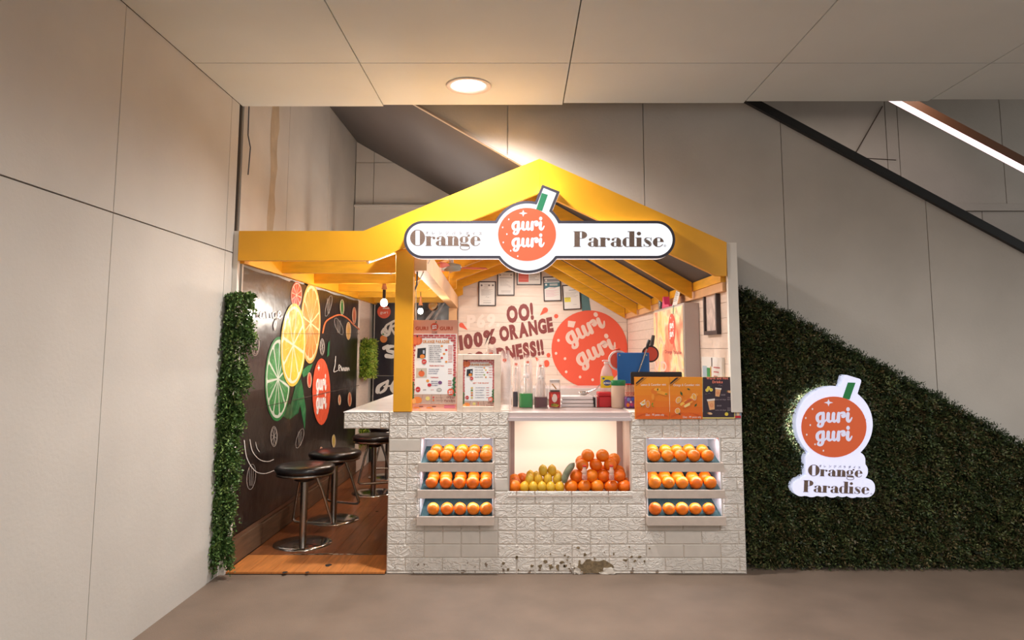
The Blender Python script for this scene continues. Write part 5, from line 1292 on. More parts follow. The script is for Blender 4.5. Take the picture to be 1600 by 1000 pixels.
cert('wide certificate with red left half, half hidden by the sign', 826.5, 428, 38.5, 35, 0, 'red'); cert('certificate with teal band in dark frame', 862.7, 451.5, 27.5, 38.5, -.03, 'teal'); cert('certificate with yellow sticker, rightmost and tilted', 893, 464.5, 28, 39, -.05, 'note')
# back worktop
bc = thing('back_counter', 'white worktop along the kitchen back wall', 'counter', (.4, 3.9, 0))
zbk = P(900, 606, Y=3.85).z
MB().bbox(-.68, 3.80, zbk - .13, 1.36, YB - .002, zbk, .004).build('worktop', mat('white_laminate', C(236, 230, 232), .3), bc)
MB().box(-.66, 3.86, .002, 1.36, YB - .004, zbk - .131).build('base', M_WHITEP, bc)

# ------------------------------------------------------------------ right wall: lit cabinet, mirror, notice
cab = thing('lit_cabinet', 'tall grey cabinet with glowing fruit-print front against the right wall', 'cabinet', (1.28, 1.4, 0))
CXF, CY0, CY1, CZ1 = 1.262, .78, 1.98, 1.775
M_CABG = mat('cabinet_grey', C(186, 172, 168), .5)
MB().bbox(CXF + .004, CY0, .003, XRW - .002, CY1, CZ1, .004).build('cabinet_body', M_CABG, cab)
cm = lambda a, b: P(a, b, X=CXF)
fz0, fz1 = 1.06, CZ1 - .015
MB().box(CXF - .0005, CY0 + .02, .05, CXF + .003, CY1 - .01, fz1).build('front_panel', mat('cabinet_front', C(236, 226, 200), .35), cab)
def soft_art():
    m = bpy.data.materials.new('watercolour_print'); m.use_nodes = True; nt = m.node_tree; b = nt.nodes['Principled BSDF']; g = nt.nodes.new('ShaderNodeNewGeometry')
    n = nt.nodes.new('ShaderNodeTexNoise'); n.inputs['Scale'].default_value = 4.5; n.inputs['Detail'].default_value = 5; n.inputs['Distortion'].default_value = .8; nt.links.new(g.outputs['Position'], n.inputs['Vector'])
    r = nt.nodes.new('ShaderNodeValToRGB'); e = r.color_ramp.elements; e[0].position = .28; e[0].color = C(220, 92, 74); e[1].position = .74; e[1].color = C(140, 176, 136)
    for p, c in ((.42, C(240, 160, 120)), (.52, C(244, 224, 180)), (.62, C(236, 210, 120))): q = e.new(p); q.color = c
    nt.links.new(n.outputs['Fac'], r.inputs['Fac']); nt.links.new(r.outputs['Color'], b.inputs['Base Color']); nt.links.new(r.outputs['Color'], b.inputs['Emission Color']); b.inputs['Emission Strength'].default_value = .25; b.inputs['Roughness'].default_value = .3
    return m
MB().box(CXF - .003, CY0 + .03, fz0, CXF - .001, CY1 - .02, fz1 - .01).build('lit_print', soft_art(), cab)
d = Decal(lambda a, b: P(a, b, X=CXF - .0035), (-1, 0, 0), .0008)
oval_logo(d, 1050, 514, 5.6, 24, 1, orange=C(228, 96, 74), stem=False); d.poly([(1051.4, 491), (1051.8, 477), (1052.9, 476), (1052.6, 491)], C(96, 140, 126), 1)
d.text('Orange Paradise', 1039, 552, 8, C(196, 104, 96), 2, 'b', fit=26, rot=.05)
d.text('VD', 1022, 580, 22, C(250, 226, 214), 2, 'b', fit=20)
d.build('lettering', PRINT, cab)
# things on the cabinet
q = P(1027, 477, X=1.31); sb = thing('soda_bottle', 'clear bottle half full of dark drink on the cabinet top', 'bottle', (1.31, q.y, CZ1))
qx, qy = 1.315, 1.83
M_GLASSY = clear_mat('clear_bottle', C(232, 228, 226), .05, .55)
MB().lathe([(.03, .0), (.034, .008), (.034, .12), (.028, .15), (.013, .185), (.012, .205)], (qx, qy, CZ1 + .001), 18).build('shell', M_GLASSY, sb)
MB().lathe([(.031, .003), (.0325, .008), (.0325, .085)], (qx, qy, CZ1 + .001), 18).build('drink', mat('dark_drink', C(48, 34, 40), .2), sb); MB().lathe([(.0145, .2), (.0145, .222)], (qx, qy, CZ1), 12).build('cap', mat('cap_pale', C(222, 224, 220), .4), sb)
cl = thing('tent_calendar', 'white tent-shaped desk calendar on the cabinet top', 'calendar', (1.32, 1.1, CZ1))
ax, ay = 1.275, 1.12
MB().prism([Vector((ax - .0, ay + .11, CZ1 + .001)), Vector((ax - .0, ay - .07, CZ1 + .001)), Vector((ax + .05, ay - .05, CZ1 + .17)), Vector((ax + .05, ay + .12, CZ1 + .17))], (.002, 0, 0)).build('front_leaf', M_PAPER, cl)
MB().prism([Vector((ax + .1, ay + .11, CZ1 + .001)), Vector((ax + .1, ay - .07, CZ1 + .001)), Vector((ax + .055, ay - .05, CZ1 + .17)), Vector((ax + .055, ay + .12, CZ1 + .17))], (.002, 0, 0)).build('rear_leaf', mat('card_grey', C(196, 180, 176), .7), cl)
d = Decal(lambda a, b: Vector((ax - .001 + .05 * b, ay + .11 - .18 * a + .02 * b, CZ1 + .17 * b)), (-1, 0, .3), .0012)
for i in range(7): d.rect(.12, .2 + .09 * i, .8 - .1 * (i % 3), .23 + .09 * i, C(140, 136, 146), 1)
d.build('printed_text', PRINT, cl)
pk_ = thing('pink_card', 'bright pink folded card lying on the cabinet top', 'card', (1.3, 1.45, CZ1))
MB().prism([Vector((1.265, 1.6, CZ1 + .001)), Vector((1.265, 1.3, CZ1 + .001)), Vector((1.267, 1.34, CZ1 + .02)), Vector((1.267, 1.5, CZ1 + .03)), Vector((1.267, 1.53, CZ1 + .1)), Vector((1.266, 1.56, CZ1 + .1))], (.05, 0, 0)).build('card_fold', mat('pink', C(226, 66, 120), .5), pk_)
mr = thing('wall_picture', 'narrow dark framed picture with pale print hanging on the right wall', 'picture', P(1115, 488, X=XRW))
y0, y1 = P(1126, 488, X=XRW).y, P(1105, 488, X=XRW).y; z1_, z0_ = P(1116, 452, X=XRW).z, P(1116, 523, X=XRW).z
f = .028
for nm, a in (('frame_side', (y0, z0_, y0 + f, z1_)), ('frame_side', (y1 - f, z0_, y1, z1_)), ('frame_rail', (y0 + f, z0_, y1 - f, z0_ + f)), ('frame_rail', (y0 + f, z1_ - f, y1 - f, z1_))): MB().box(XRW - .03, a[0], a[1], XRW - .001, a[2], a[3]).build(nm, M_CF, mr)
MB().box(XRW - .014, y0 + f, z0_ + f, XRW - .004, y1 - f, z1_ - f).build('print', mat('pale_print', C(222, 206, 200), .25, var=.22, vscale=16), mr)
nt_ = thing('wall_notice', 'white printed sheet with green patch fixed low on the right wall', 'notice', P(1120, 582, X=XRW))
y0, y1 = P(1136, 580, X=XRW).y + .05, P(1101, 580, X=XRW).y; z1_, z0_ = 1.36, 1.14
MB().box(XRW - .02, y0, z0_, XRW - .001, y1, z1_).build('sheet', M_PAPER, nt_)
d = Decal(lambda a, b: Vector((XRW - .0205, y1 + (y0 - y1) * a, z1_ + (z0_ - z1_) * b)), (-1, 0, 0), .0008)
d.rect(.05, .3, .28, .9, C(176, 200, 216), 1); d.rect(.28, .35, .45, .7, C(52, 150, 84), 2); d.rect(.46, .3, .5, .8, C(226, 170, 70), 2); d.rect(.52, .02, .56, .3, C(60, 50, 54), 2)
for i in range(4): d.rect(.62, .3 + .14 * i, .92 - .06 * i, .34 + .14 * i, C(196, 110, 110), 1)
d.build('printed_text', PRINT, nt_)

# ------------------------------------------------------------------ on the counter
ZK = ZTOP + .0045
ZKC = ZTOP + .0005
# tall menu board
YMB = .045
mbd = thing('menu_board', 'pink standing menu board with drinks list beside the yellow post', 'menu', P(678, 643, Y=YMB))
def sheet(x0, y0, x1, y1, Y, th, name, m, par, zmin=None):
    a, b = P((x0 + x1) / 2 - (x1 - x0) / 2, (y0 + y1) / 2, Y=Y), P(x1, (y0 + y1) / 2, Y=Y); zt, zb = P((x0 + x1) / 2, y0, Y=Y).z, P((x0 + x1) / 2, y1, Y=Y).z
    if zmin is not None: zb = zmin
    return MB().bbox(a.x, Y, zb, b.x, Y + th, zt, .0015).build(name, m, par)
sheet(643.5, 500, 714.5, 643, YMB, .006, 'backing_board', mat('salmon_board', C(250, 178, 152), .4), mbd, ZK)
sheet(642.5, 521.5, 713.5, 631, YMB - .004, .003, 'menu_sheet', mat('menu_paper', C(246, 238, 232), .45), mbd)
M2 = lambda a, b: P(a, b, Y=YMB - .0005)
d = Decal(M2, (0, -1, 0), .0008)
d.text('GURI', 649, 515.5, 7.2, C(214, 92, 60), 1, 'h', fit=20); d.text('GURI', 687, 515.5, 7.2, C(214, 92, 60), 1, 'h', fit=20); d.build('header_lettering', PRINT, mbd); d = Decal(M2, (0, -1, 0), .0008); fruit_logo(d, 679, 510.5, 6, 1, detail=False); d.text('Orange', 679, 519.2, 2.4, RB, 1, 'b', align='c'); d.text('Paradise', 679, 521.3, 2.4, RB, 1, 'b', align='c')
d.build('header_logo', PRINT, mbd); d = Decal(M2, (0, -1, 0), .0008)
for x in (647, 667): 
    d.ell(x + 4, 638, 5, 2.2, C(240, 140, 70), 1, a0=math.pi, a1=2 * math.pi); d.rect(x + 8, 634.5, x + 14, 636, C(140, 76, 70), 1); d.ell(x + 9, 639.5, 1.3, 1.2, C(238, 190, 90), 1)
d.rect(694, 633, 711, 637.5, C(228, 120, 138), 1)
d.build('lower_print', PRINT, mbd)
def menu_art(d, x0, y0, x1, y1, detail):
    # brick-framed menu: coordinates 0..1 inside the sheet
    U = lambda a: x0 + a * (x1 - x0); V = lambda b: y0 + b * (y1 - y0); w = x1 - x0; h = y1 - y0
    d.rect(x0, y0, x1, V(.87), C(244, 214, 206), 0)
    for r in range(24):
        for c in range(9):
            a = (c - (r % 2) * .5) / 8.0; bx0, bx1 = max(0, a + .008), min(1, a + .117)
            if bx1 - bx0 < .02: continue
            yv_ = r / 28.0
            if .09 < (bx0 + bx1) / 2 < .9 and r > 1: continue
            d.rect(U(bx0), V(yv_ + .004), U(bx1), V(yv_ + .031), random.choice((C(196, 78, 82), C(208, 92, 94), C(186, 70, 76))), 1)
    d.poly([(U(.1), V(.1)), (U(.24), V(.055)), (U(.8), V(.055)), (U(.84), V(.09)), (U(.93), V(.12)), (U(.94), V(.4)), (U(.92), V(.87)), (U(.07), V(.87)), (U(.06), V(.4))], C(248, 244, 242), 2)
    d.rect(x0, V(.87), x1, y1, C(206, 170, 152), 1)
    for k in range(4): d.stroke([(U(.25 + .2 * k), V(.87)), (U(.2 + .24 * k), y1)], .5, C(150, 112, 96), 2, caps=False)
    d.ell(U(.12), V(.09), .12 * w, .065 * h, C(226, 104, 62), 3); d.ell(U(.08), V(.09), .04 * w, .06 * h, C(236, 128, 84), 4); d.ell(U(.16), V(.09), .035 * w, .06 * h, C(236, 128, 84), 4); d.rect(U(.11), V(.01), U(.14), V(.04), C(84, 70, 50), 4)
    d.text('ORANGE PARADISE', U(.25), V(.125), .058 * h, C(226, 150, 84), 4, 'h', fit=.6 * w)
    d.poly([(U(.1), V(.2)), (U(.33), V(.185)), (U(.32), V(.36)), (U(.09), V(.37))], WH, 3); d.poly([(U(.13), V(.205)), (U(.32), V(.195)), (U(.31), V(.34)), (U(.12), V(.345))], C(44, 48, 54), 4); d.ell(U(.24), V(.32), .055 * w, .03 * h, C(236, 140, 56), 5); d.rect(U(.25), V(.23), U(.29), V(.28), C(190, 196, 214), 5)
    d.ell(U(.28), V(.395), .055 * w, .036 * h, C(212, 62, 58), 5); d.text('guri', U(.28), V(.403), .028 * h, WH, 6, 'r', align='c')
    INK = C(92, 82, 96); INKB = C(88, 92, 132)
    rowsA = ('PURE ORANGE', 'LEMON ORANGE', 'LEMON CALAMANSI', 'LEMON PINEAPPLE', 'LEMON MINT', 'LEMON LYCHEE', 'LEMON MANGO', 'LEMON CUCUMBER', 'ORANGE CUCUMBER') if detail else ('PURE ORANGE', 'LEMON ORANGE', 'LEMON CALAMANSI', 'LEMON PINEAPPLE', 'ORANGE LEMON')
    for i, st in enumerate(rowsA):
        yv = .165 + (.0285 if detail else .05) * i + .01; d.text(st, U(.38), V(yv), .022 * h, INK, 3, 'b', fit=(.2 + .012 * len(st) * .9) * w * .8); d.rect(U(.82), V(yv - .012), U(.92), V(yv), C(216, 130, 122), 3)
        if i % 2 == 0 or not detail: d.ell(U(.68 + .05 * (i % 3)), V(yv - .006), .03 * w, .014 * h, (C(236, 150, 70), C(236, 200, 90), C(206, 60, 60), C(150, 180, 80))[i % 4], 4, n=12)
    if detail:
        d.text('FRESH MOCKTAILS', U(.4), V(.465), .026 * h, C(216, 90, 64), 3, 'h', fit=.33 * w)
        for i, st in enumerate(('ORANGE SUNRISE', 'DEWDROP', 'BLUE SUNSET')): d.text(st, U(.38), V(.515 + .03 * i), .022 * h, INKB, 3, 'b', fit=(.18 + .02 * (3 - i)) * w); d.rect(U(.82), V(.5 + .03 * i), U(.91), V(.511 + .03 * i), C(216, 130, 122), 3)
        d.rect(U(.1), V(.49), U(.34), V(.625), C(206, 196, 180), 3); d.ell(U(.22), V(.57), .07 * w, .045 * h, C(232, 112, 64), 4); d.rect(U(.215), V(.51), U(.23), V(.54), C(84, 90, 60), 4)
        d.text('TOPPINGS', U(.42), V(.635), .024 * h, C(206, 60, 56), 3, 'h', fit=.18 * w)
        for i, st in enumerate(('MANGO', 'BERRIES', 'STRAWBERRY')): d.text(st, U(.44), V(.69 + .03 * i), .022 * h, INKB, 3, 'b', fit=.15 * w); d.rect(U(.82), V(.67 + .03 * i), U(.9), V(.684 + .03 * i), C(216, 100, 100), 3)
        d.ell(U(.36), V(.675), .035 * w, .02 * h, C(238, 160, 80), 4); d.ell(U(.4), V(.735), .045 * w, .025 * h, C(206, 52, 60), 4); d.ell(U(.64), V(.7), .045 * w, .025 * h, C(120, 80, 130), 4)
        d.ell(U(.62), V(.805), .055 * w, .024 * h, C(220, 216, 210), 3); d.ring(U(.62), V(.805), .055 * w, .024 * h, .5, C(90, 84, 84), 4); d.text('plain', U(.26), V(.81), .022 * h, INK, 3, 'b'); d.text('with', U(.43), V(.81), .022 * h, C(216, 110, 100), 3, 'b')
    else:
        d.text('GET THE GLOW', U(.32), V(.505), .034 * h, C(222, 100, 60), 3, 'h', fit=.5 * w)
        for i, st in enumerate(('ORANGE MANGO', 'CUCUMBER', 'APPLE BERRY', 'STRAWBERRY', 'LEMON')): d.text(st, U(.4), V(.6 + .052 * i), .024 * h, INKB, 3, 'b', fit=(.3 - .03 * (i % 3)) * w); d.rect(U(.74), V(.585 + .052 * i), U(.83), V(.597 + .052 * i), C(206, 110, 110), 3); d.ell(U(.29), V(.595 + .052 * i), .04 * w, .018 * h, (C(220, 190, 110), C(120, 150, 80), C(220, 150, 80), C(206, 120, 90), C(220, 200, 120))[i], 4, n=12)
    d.ell(U(.14), V(.8), .055 * w, .04 * h, C(204, 48, 50), 4); d.text('guri', U(.14), V(.808), .028 * h, WH, 5, 'r', align='c')
    fruit_logo(d, U(.88), V(.835), .075 * w, 4, detail=False, ry=.05 * h)
    for k in range(9): d.ell(U(.965 - .02 * (k % 2)), V(.64 + .03 * k), .03 * w, .02 * h, C(58, 110, 66), 3, n=8, rot=.6); d.ell(U(.03), V(.7 + .03 * k), .02 * w, .02 * h, C(70, 110, 66), 3, n=8, rot=-.6)
    d.ell(U(.13), V(.955), .1 * w, .05 * h, C(240, 142, 70), 3); d.ell(U(.05), V(.97), .045 * w, .04 * h, C(246, 182, 110), 4); d.ell(U(.36), V(.93), .05 * w, .03 * h, C(236, 214, 130), 3); d.ell(U(.49), V(.915), .02 * w, .012 * h, C(222, 60, 60), 3); d.ell(U(.49), V(.955), .02 * w, .012 * h, C(238, 120, 60), 3)
    d.text('like 4 more', U(.55), V(.925), .02 * h, C(120, 86, 76), 3, 'r', fit=.16 * w); d.text('follow us', U(.55), V(.965), .02 * h, C(120, 86, 76), 3, 'r', fit=.16 * w)
    d.text('Orange', U(.88), V(.925), .036 * h, RB, 5, 'b', align='c', fit=.19 * w); d.text('Paradise', U(.86), V(.975), .036 * h, RB, 5, 'b', align='c', fit=.24 * w)
M3 = lambda a, b: P(a, b, Y=YMB - .0046)
d = Decal(M3, (0, -1, 0), .0006); menu_art(d, 643.5, 522.5, 712.5, 630, True); d.build('menu_print', PRINT, mbd)
# framed menu
YFM = .012
M_DIST = mat('distressed_white_wood', C(230, 208, 190), .6, var=.1, vscale=22, bump=.001, bscale=60)
fm = thing('framed_menu', 'small menu in a distressed white wooden frame on the counter', 'menu', P(748, 643, Y=YFM))
a0 = P(714, 598, Y=YFM).x; a1 = P(782.5, 598, Y=YFM).x; zt = P(748, 553.5, Y=YFM).z; zb = ZK; i0 = P(723.3, 598, Y=YFM).x; i1 = P(772, 598, Y=YFM).x; it = P(748, 562.5, Y=YFM).z; ib = P(748, 635, Y=YFM).z
for nm, b_ in (('frame_side', (a0, zb, i0, zt)), ('frame_side', (i1, zb, a1, zt)), ('frame_rail', (i0, zb, i1, ib)), ('frame_rail', (i0, it, i1, zt))): MB().bbox(b_[0], YFM, b_[1], b_[2], YFM + .028, b_[3], .003).build(nm, M_DIST, fm)
MB().box(i0, YFM + .012, ib, i1, YFM + .024, it).build('menu_sheet', M_PAPER, fm)
d = Decal(lambda a, b: P(a, b, Y=YFM + .0115), (0, -1, 0), .0006); menu_art(d, 723, 562, 772.6, 636, False); d.build('menu_print', PRINT, fm)

# cup towers: inverted nested cups
CUPM = MB(); CUPM.lathe([(.0465, .0), (.0478, .002), (.0465, .004), (.0455, .005), (.031, .118), (.029, .121), (.0, .121)], (0, 0, 0), 20, caps=False)
M_CUP = clear_mat('clear_cup', C(246, 232, 226), .05, .75, .12); _c0 = CUPM.build('drinking_cup', M_CUP); cup_me = _c0.data; bpy.data.objects.remove(_c0)
def logo_cup(x, y, z):
    d = Decal(lambda a, b: Vector((x + (.0365 + .004) * math.sin(a), y - (.0365 + .004) * math.cos(a), z + b)), (0, -1, 0), .0008)
    d.ell(-.1, .05, .36, .0145, C(230, 92, 60), 1, n=20); d.text('guri', -.1, .046, .013, WH, 2, 'b', align='c', sx=18); d.text('guri', -.1, .06, .011, WH, 2, 'b', align='c', sx=18); return d
def tower(px, Y, py_top, where, sc, sp=.0138):
    x = P(px, 600, Y=Y).x; zt_ = P(px, py_top, Y=Y).z; n = max(2, int(round((zt_ - .121 * sc - ZK) / sp)) + 1)
    for i in range(n):
        o = bpy.data.objects.new('drinking_cup', cup_me); COL.objects.link(o); o.location = (x, Y, ZK + sp * i); o.rotation_euler = (0, 0, i * .3); o.scale = (sc, sc, sc)
        if i == n - 1: lb = f'topmost clear plastic cup of the inverted stack {where}'
        else: lb = f'clear plastic cup {ORD[i]} from the bottom of the stack {where}'
        tag(o, lb, 'cup', f'cups in the stack {where}')
    t = logo_cup(x, Y, ZK + sp * (n - 1)).build('cup_logo', PRINT, o)
    t.location = Vector((0, 0, 0)); t.parent = o; o.rotation_euler = (0, 0, 0)
    me = t.data
    for v in me.vertices: v.co = v.co - Vector(o.location)
tower(789.5, .10, 548, 'right of the framed menu', .88); tower(768, .13, 539, 'behind the framed menu', .88); tower(807, .50, 559, 'behind the dark syrup', .72); tower(825, .51, 556, 'behind the green syrup', .72); tower(845, .50, 560, 'behind the maroon syrup', .72)
# syrup pump bottles
def pump_bottle(label, x0, x1, Y, liq, pyl, pysh, pynk, pytop):
    c = (x0 + x1) / 2; x = P(c, 620, Y=Y).x; w2 = (P(x1, 620, Y=Y).x - P(x0, 620, Y=Y).x) / 2; z0 = ZKC + .001
    zl, zs, zn, zp = (P(c, q, Y=Y).z for q in (pyl, pysh, pynk, pytop)); t = thing('pump_bottle', label, 'bottle', (x, Y, z0), 'syrup bottles on the counter')
    h = lambda z: z - z0
    MB().lathe([(w2 * .97, 0), (w2, .004), (w2, h(zs)), (w2 * .45, h(zn)), (w2 * .4, h(zn) + .012)], (x, Y, z0), 28, sq=5).build('bottle', M_GLASSY, t)
    MB().lathe([(w2 * .93, .004), (w2 * .94, .006), (w2 * .94, h(zl))], (x, Y, z0), 28, sq=5).build('syrup', liq, t)
    MB().lathe([(w2 * .46, h(zn) + .004), (w2 * .46, h(zn) + .022), (w2 * .25, h(zn) + .03), (.006, h(zn) + .034), (.006, h(zp))], (x, Y, z0), 16).build('pump_collar', M_PUMP, t)
    MB().tube([(x, Y, zp - .004), (x + .012, Y - .02, zp), (x + .018, Y - .035, zp - .008)], .005, 8).build('spout', M_PUMP, t)
    MB().tube([(x, Y, zl), (x, Y, zn)], .003, 6).build('dip_tube', M_PUMP, t)
M_PUMP = mat('frosted_pump', C(226, 216, 212), .3, alpha=.75)
pump_bottle('square pump bottle of dark blue black syrup beside the cups', 801, 809.3, .42, mat('dark_syrup', C(40, 32, 48), .2), 612, 600, 592, 574); pump_bottle('square pump bottle of bright green syrup on the counter', 810.5, 833, .40, mat('green_syrup', C(10, 146, 62), .2), 614.5, 602, 591, 569); pump_bottle('square pump bottle of maroon syrup on the counter', 834.5, 855.5, .40, mat('maroon_syrup', C(92, 40, 52), .2), 620, 604, 594, 573)
# jar with red label
x = P(867, 620, Y=.40).x; w2 = .038; jr = thing('snack_jar', 'clear square jar with red printed label and a wooden spoon inside', 'jar', (x, .40, ZKC)); zt = P(867, 593, Y=.40).z - ZKC
MB().lathe([(w2 * .95, .001), (w2, .005), (w2, zt - .03), (w2 * .93, zt - .02)], (x, .40, ZKC), 24, sq=5).build('jar_shell', M_GLASSY, jr); MB().lathe([(w2 * .97, zt - .022), (w2 * .97, zt)], (x, .40, ZKC), 24, sq=5).build('lid', mat('lid_grey', C(206, 198, 194), .4), jr); MB().lathe([(w2 * .92, .005), (w2 * .92, zt * .62)], (x, .40, ZKC), 20, sq=5).build('contents', mat('jar_contents', C(70, 52, 40), .7), jr)
MB().tube([(x - .02, .39, ZKC + zt * .85), (x + .01, .385, ZKC + zt * .66)], .004, 6).build('spoon', mat('spoon_wood', C(214, 160, 84), .5), jr)
d = Decal(lambda a, b: P(a, b, Y=.40 - w2), (0, -1, 0), .001)
d.rect(857.8, 612.5, 875.6, 636, C(178, 44, 40), 1); d.ell(866.5, 622, 4.2, 6.5, C(230, 214, 206), 2); d.poly([(860, 634), (866, 630), (874, 633), (870, 636)], C(196, 170, 60), 2); d.ell(862, 618, 1.6, 3, C(226, 90, 60), 2); d.ell(872, 619, 1.7, 3.4, C(226, 60, 60), 2); d.text('JELLY', 861, 633.5, 4, C(86, 110, 40), 3, 'h', fit=11)
d.build('label', PRINT, jr)
# stack of white boards
wbd = [P(x_, 637, Z=ZKC) for x_ in (877, 929)]
for i in range(3):
    MB_ = MB().bbox(wbd[0].x + .004 * i, .43, ZKC + .001 + .026 * i, wbd[1].x - .003 * i, .585, ZKC + .024 + .026 * i, .005)
    o = MB_.build('tray', mat('tray_white', C(232, 222, 220), .4), None); tag(o, ('lowest', 'middle', 'topmost')[i] + ' white plastic tray of the stack beside the red jar', 'tray', 'white trays on the counter')
sp = thing('steel_ladle', 'steel ladle lying on the white trays', 'ladle', (wbd[1].x - .05, .5, ZKC + .08))
bx = P(912, 620, Y=.5).x; zl = ZKC + .0795
MB().lathe([(.0, .0), (.02, .003), (.034, .012), (.04, .026), (.037, .026), (.03, .013), (.0, .004)], (bx, .5, zl), 18, caps=False).build('bowl', M_CHROME, sp); MB().tube([(bx + .038, .5, zl + .025), (bx + .09, .5, zl + .045), (bx + .13, .5, zl + .085)], .004, 8).build('handle', M_CHROME, sp)
# red boxes
rb = P(944, 637, Y=.42)
x0, x1 = P(936, 625, Y=.42).x, P(955.5, 625, Y=.42).x; zt = P(945, 613, Y=.42).z
rx = thing('red_box', 'red lidded plastic box on the counter beside the large jar', 'box', (rb.x, .47, ZKC)); M_REDP = mat('red_plastic', C(200, 34, 44), .35)
MB().bbox(x0, .42, ZKC + .001, x1, .54, zt - .03, .005).build('box_body', M_REDP, rx); MB().bbox(x0 - .006, .414, zt - .0295, x1 + .006, .546, zt, .008).build('lid', M_REDP, rx)
for i, (cx_, m_) in enumerate(((929.5, M_BLK), (931.6, mat('white_card', C(228, 220, 218), .5)), (933.8, M_REDP))):
    xx = P(cx_, 625, Y=.41).x; tag(MB().bbox(xx - .004, .41, ZKC + .001, xx + .004, .52, ZKC + .075 - .008 * (i == 0), .002).build('folded_card', m_, None), ('black', 'white', 'red')[i] + ' upright folded card leaning beside the red box', 'card', 'cards beside the red box')
# large jar
x = P(966.5, 620, Y=.38).x; w2 = (P(978, 620, Y=.38).x - P(955, 620, Y=.38).x) / 2; bj = thing('large_jar', 'large jar of pale powder with a green screw lid', 'jar', (x, .38, ZKC)); zt = P(966, 594, Y=.38).z - ZKC
MB().lathe([(w2 * .9, .001), (w2, .01), (w2, zt - .05), (w2 * .9, zt - .034)], (x, .38, ZKC), 24).build('jar_shell', mat('jar_pale', C(226, 204, 182), .2), bj); MB().lathe([(w2 * .98, zt - .036), (w2 * 1.0, zt - .032), (w2 * 1.0, zt - .004), (w2 * .94, zt)], (x, .38, ZKC), 24).build('screw_lid', mat('green_lid', C(24, 128, 74), .35), bj)
# cleaner bottle with yellow label
x = P(948, 600, Y=.5).x; w2 = .046; z0 = ZKC; zt = P(948, 566, Y=.5).z - z0; cb = thing('water_jug', 'clear jug with yellow label and blue lettering behind the large jar', 'bottle', (x, .5, z0))
MB().lathe([(w2 * .92, .001), (w2, .008), (w2, zt * .68), (w2 * .75, zt * .84), (w2 * .34, zt * .94), (w2 * .32, zt)], (x, .5, z0), 22).build('bottle', mat('hazy_clear', C(228, 214, 210), .15, alpha=.5), cb)
MB().lathe([(w2 * .4, zt - .012), (w2 * .4, zt + .006)], (x, .5, z0), 14).build('cap', mat('cap_pink', C(226, 196, 190), .4), cb)
MB().tube([(x - .03, .5, z0 + zt + .006), (x - .02, .5, z0 + zt + .014), (x + .02, .5, z0 + zt + .014), (x + .03, .5, z0 + zt + .006)], .003, 6).build('carry_loop', M_PUMP, cb)
d = Decal(lambda a, b: P(a, b, Y=.5 - w2), (0, -1, 0), .001)
d.rect(938.7, 587.5, 958.5, 606, C(240, 206, 36), 1); d.ell(948.8, 598, 6.6, 4.6, C(40, 70, 140), 2); d.text('BONUS', 948.8, 600, 4.6, WH, 3, 'h', align='c', fit=11.5); d.ell(943, 591.5, 2, 1.6, C(50, 90, 150), 2); d.build('label', PRINT, cb)
# yogurt pack on the counter
k = 0
for j in range(2):
    for i in range(3):
        q = P(979.3 + 4.4 * i + 1.2 * j, 625, Y=.30 + .035 * j); k += 1
        yogurt(f'{ORD[k - 1]} small red-capped yogurt bottle on top of the purple drink pack', q.x, .28 + .036 * j, ZK + .083, .085, True, 'yogurt bottles on the purple pack')
q0, q1 = P(977.5, 625, Y=.26).x, P(996, 625, Y=.26).x
yp = thing('drink_pack', 'purple and orange shrink-wrapped pack of drinks behind the orange poster', 'drink pack', ((q0 + q1) / 2, .3, ZK))
MB().bbox(q0, .262, ZK + .001, q1, .34, ZK + .082, .012).build('wrapped_pack', mat('purple_wrap', C(128, 72, 142), .3, var=.35, vscale=60), yp)
d = Decal(lambda a, b: Vector((q0 + (q1 - q0) * a, .2615, ZK + .082 * b)), (0, -1, 0), .0007)
for a_, b_, r_, c_ in ((.2, .3, .14, C(236, 130, 40)), (.5, .35, .12, C(210, 70, 130)), (.8, .3, .12, C(226, 80, 90)), (.25, .75, .14, C(110, 140, 210)), (.6, .78, .13, C(60, 90, 180)), (.45, .55, .08, C(250, 230, 240))): d.ell(a_, b_, r_, r_ * 1.2, c_, 1, n=14)
d.build('label', PRINT, yp)
# citrus press
yj = .60; cp = thing('citrus_press', 'blue citrus press with two red discs and a chrome lever', 'juicer', P(990, 600, Y=yj))
M_BLUE = mat('blue_plate', C(28, 92, 160), .4, bump=.0004, bscale=200)
xa, xb = P(964, 575, Y=yj).x, P(1014, 575, Y=yj).x; zt = P(990, 551, Y=yj).z
MB().bbox(xa, .57, ZK + .001, xb, .596, zt, .006).build('blue_plate', M_BLUE, cp)
for px in (968, 1010):
    q = P(px, 555, Y=.567); MB().tube([(q.x, .5705, q.z), (q.x, .564, q.z)], .006, 10).build('bolt', M_STEEL, cp)
def disc(px, py, r, Y, m1, m2, nm):
    c = P(px, py, Y=Y); MB().tube([(c.x, Y + .012, c.z), (c.x, Y - .012, c.z)], r, 28).build(nm + '_rim', m2, cp); MB().tube([(c.x, Y - .0125, c.z), (c.x, Y - .02, c.z)], r * .82, 28).build(nm + '_face', m1, cp)
M_REDD = mat('red_disc', C(214, 74, 48), .35)
disc(966, 563, .074, .615, M_REDD, mat('white_rim', C(230, 220, 216), .4), 'left_disc'); disc(1016, 553, .062, .615, M_REDD, M_BLK, 'right_disc')
c = P(966, 547, Y=.565); MB().lathe([(.012, 0), (.02, .004), (.02, .01), (.012, .014)], (c.x, .6, c.z), 12).build('red_knob', M_REDD, cp)
a, b = P(997, 583, Y=.56), P(1010.5, 545, Y=.56); e = P(1014.5, 531, Y=.56)
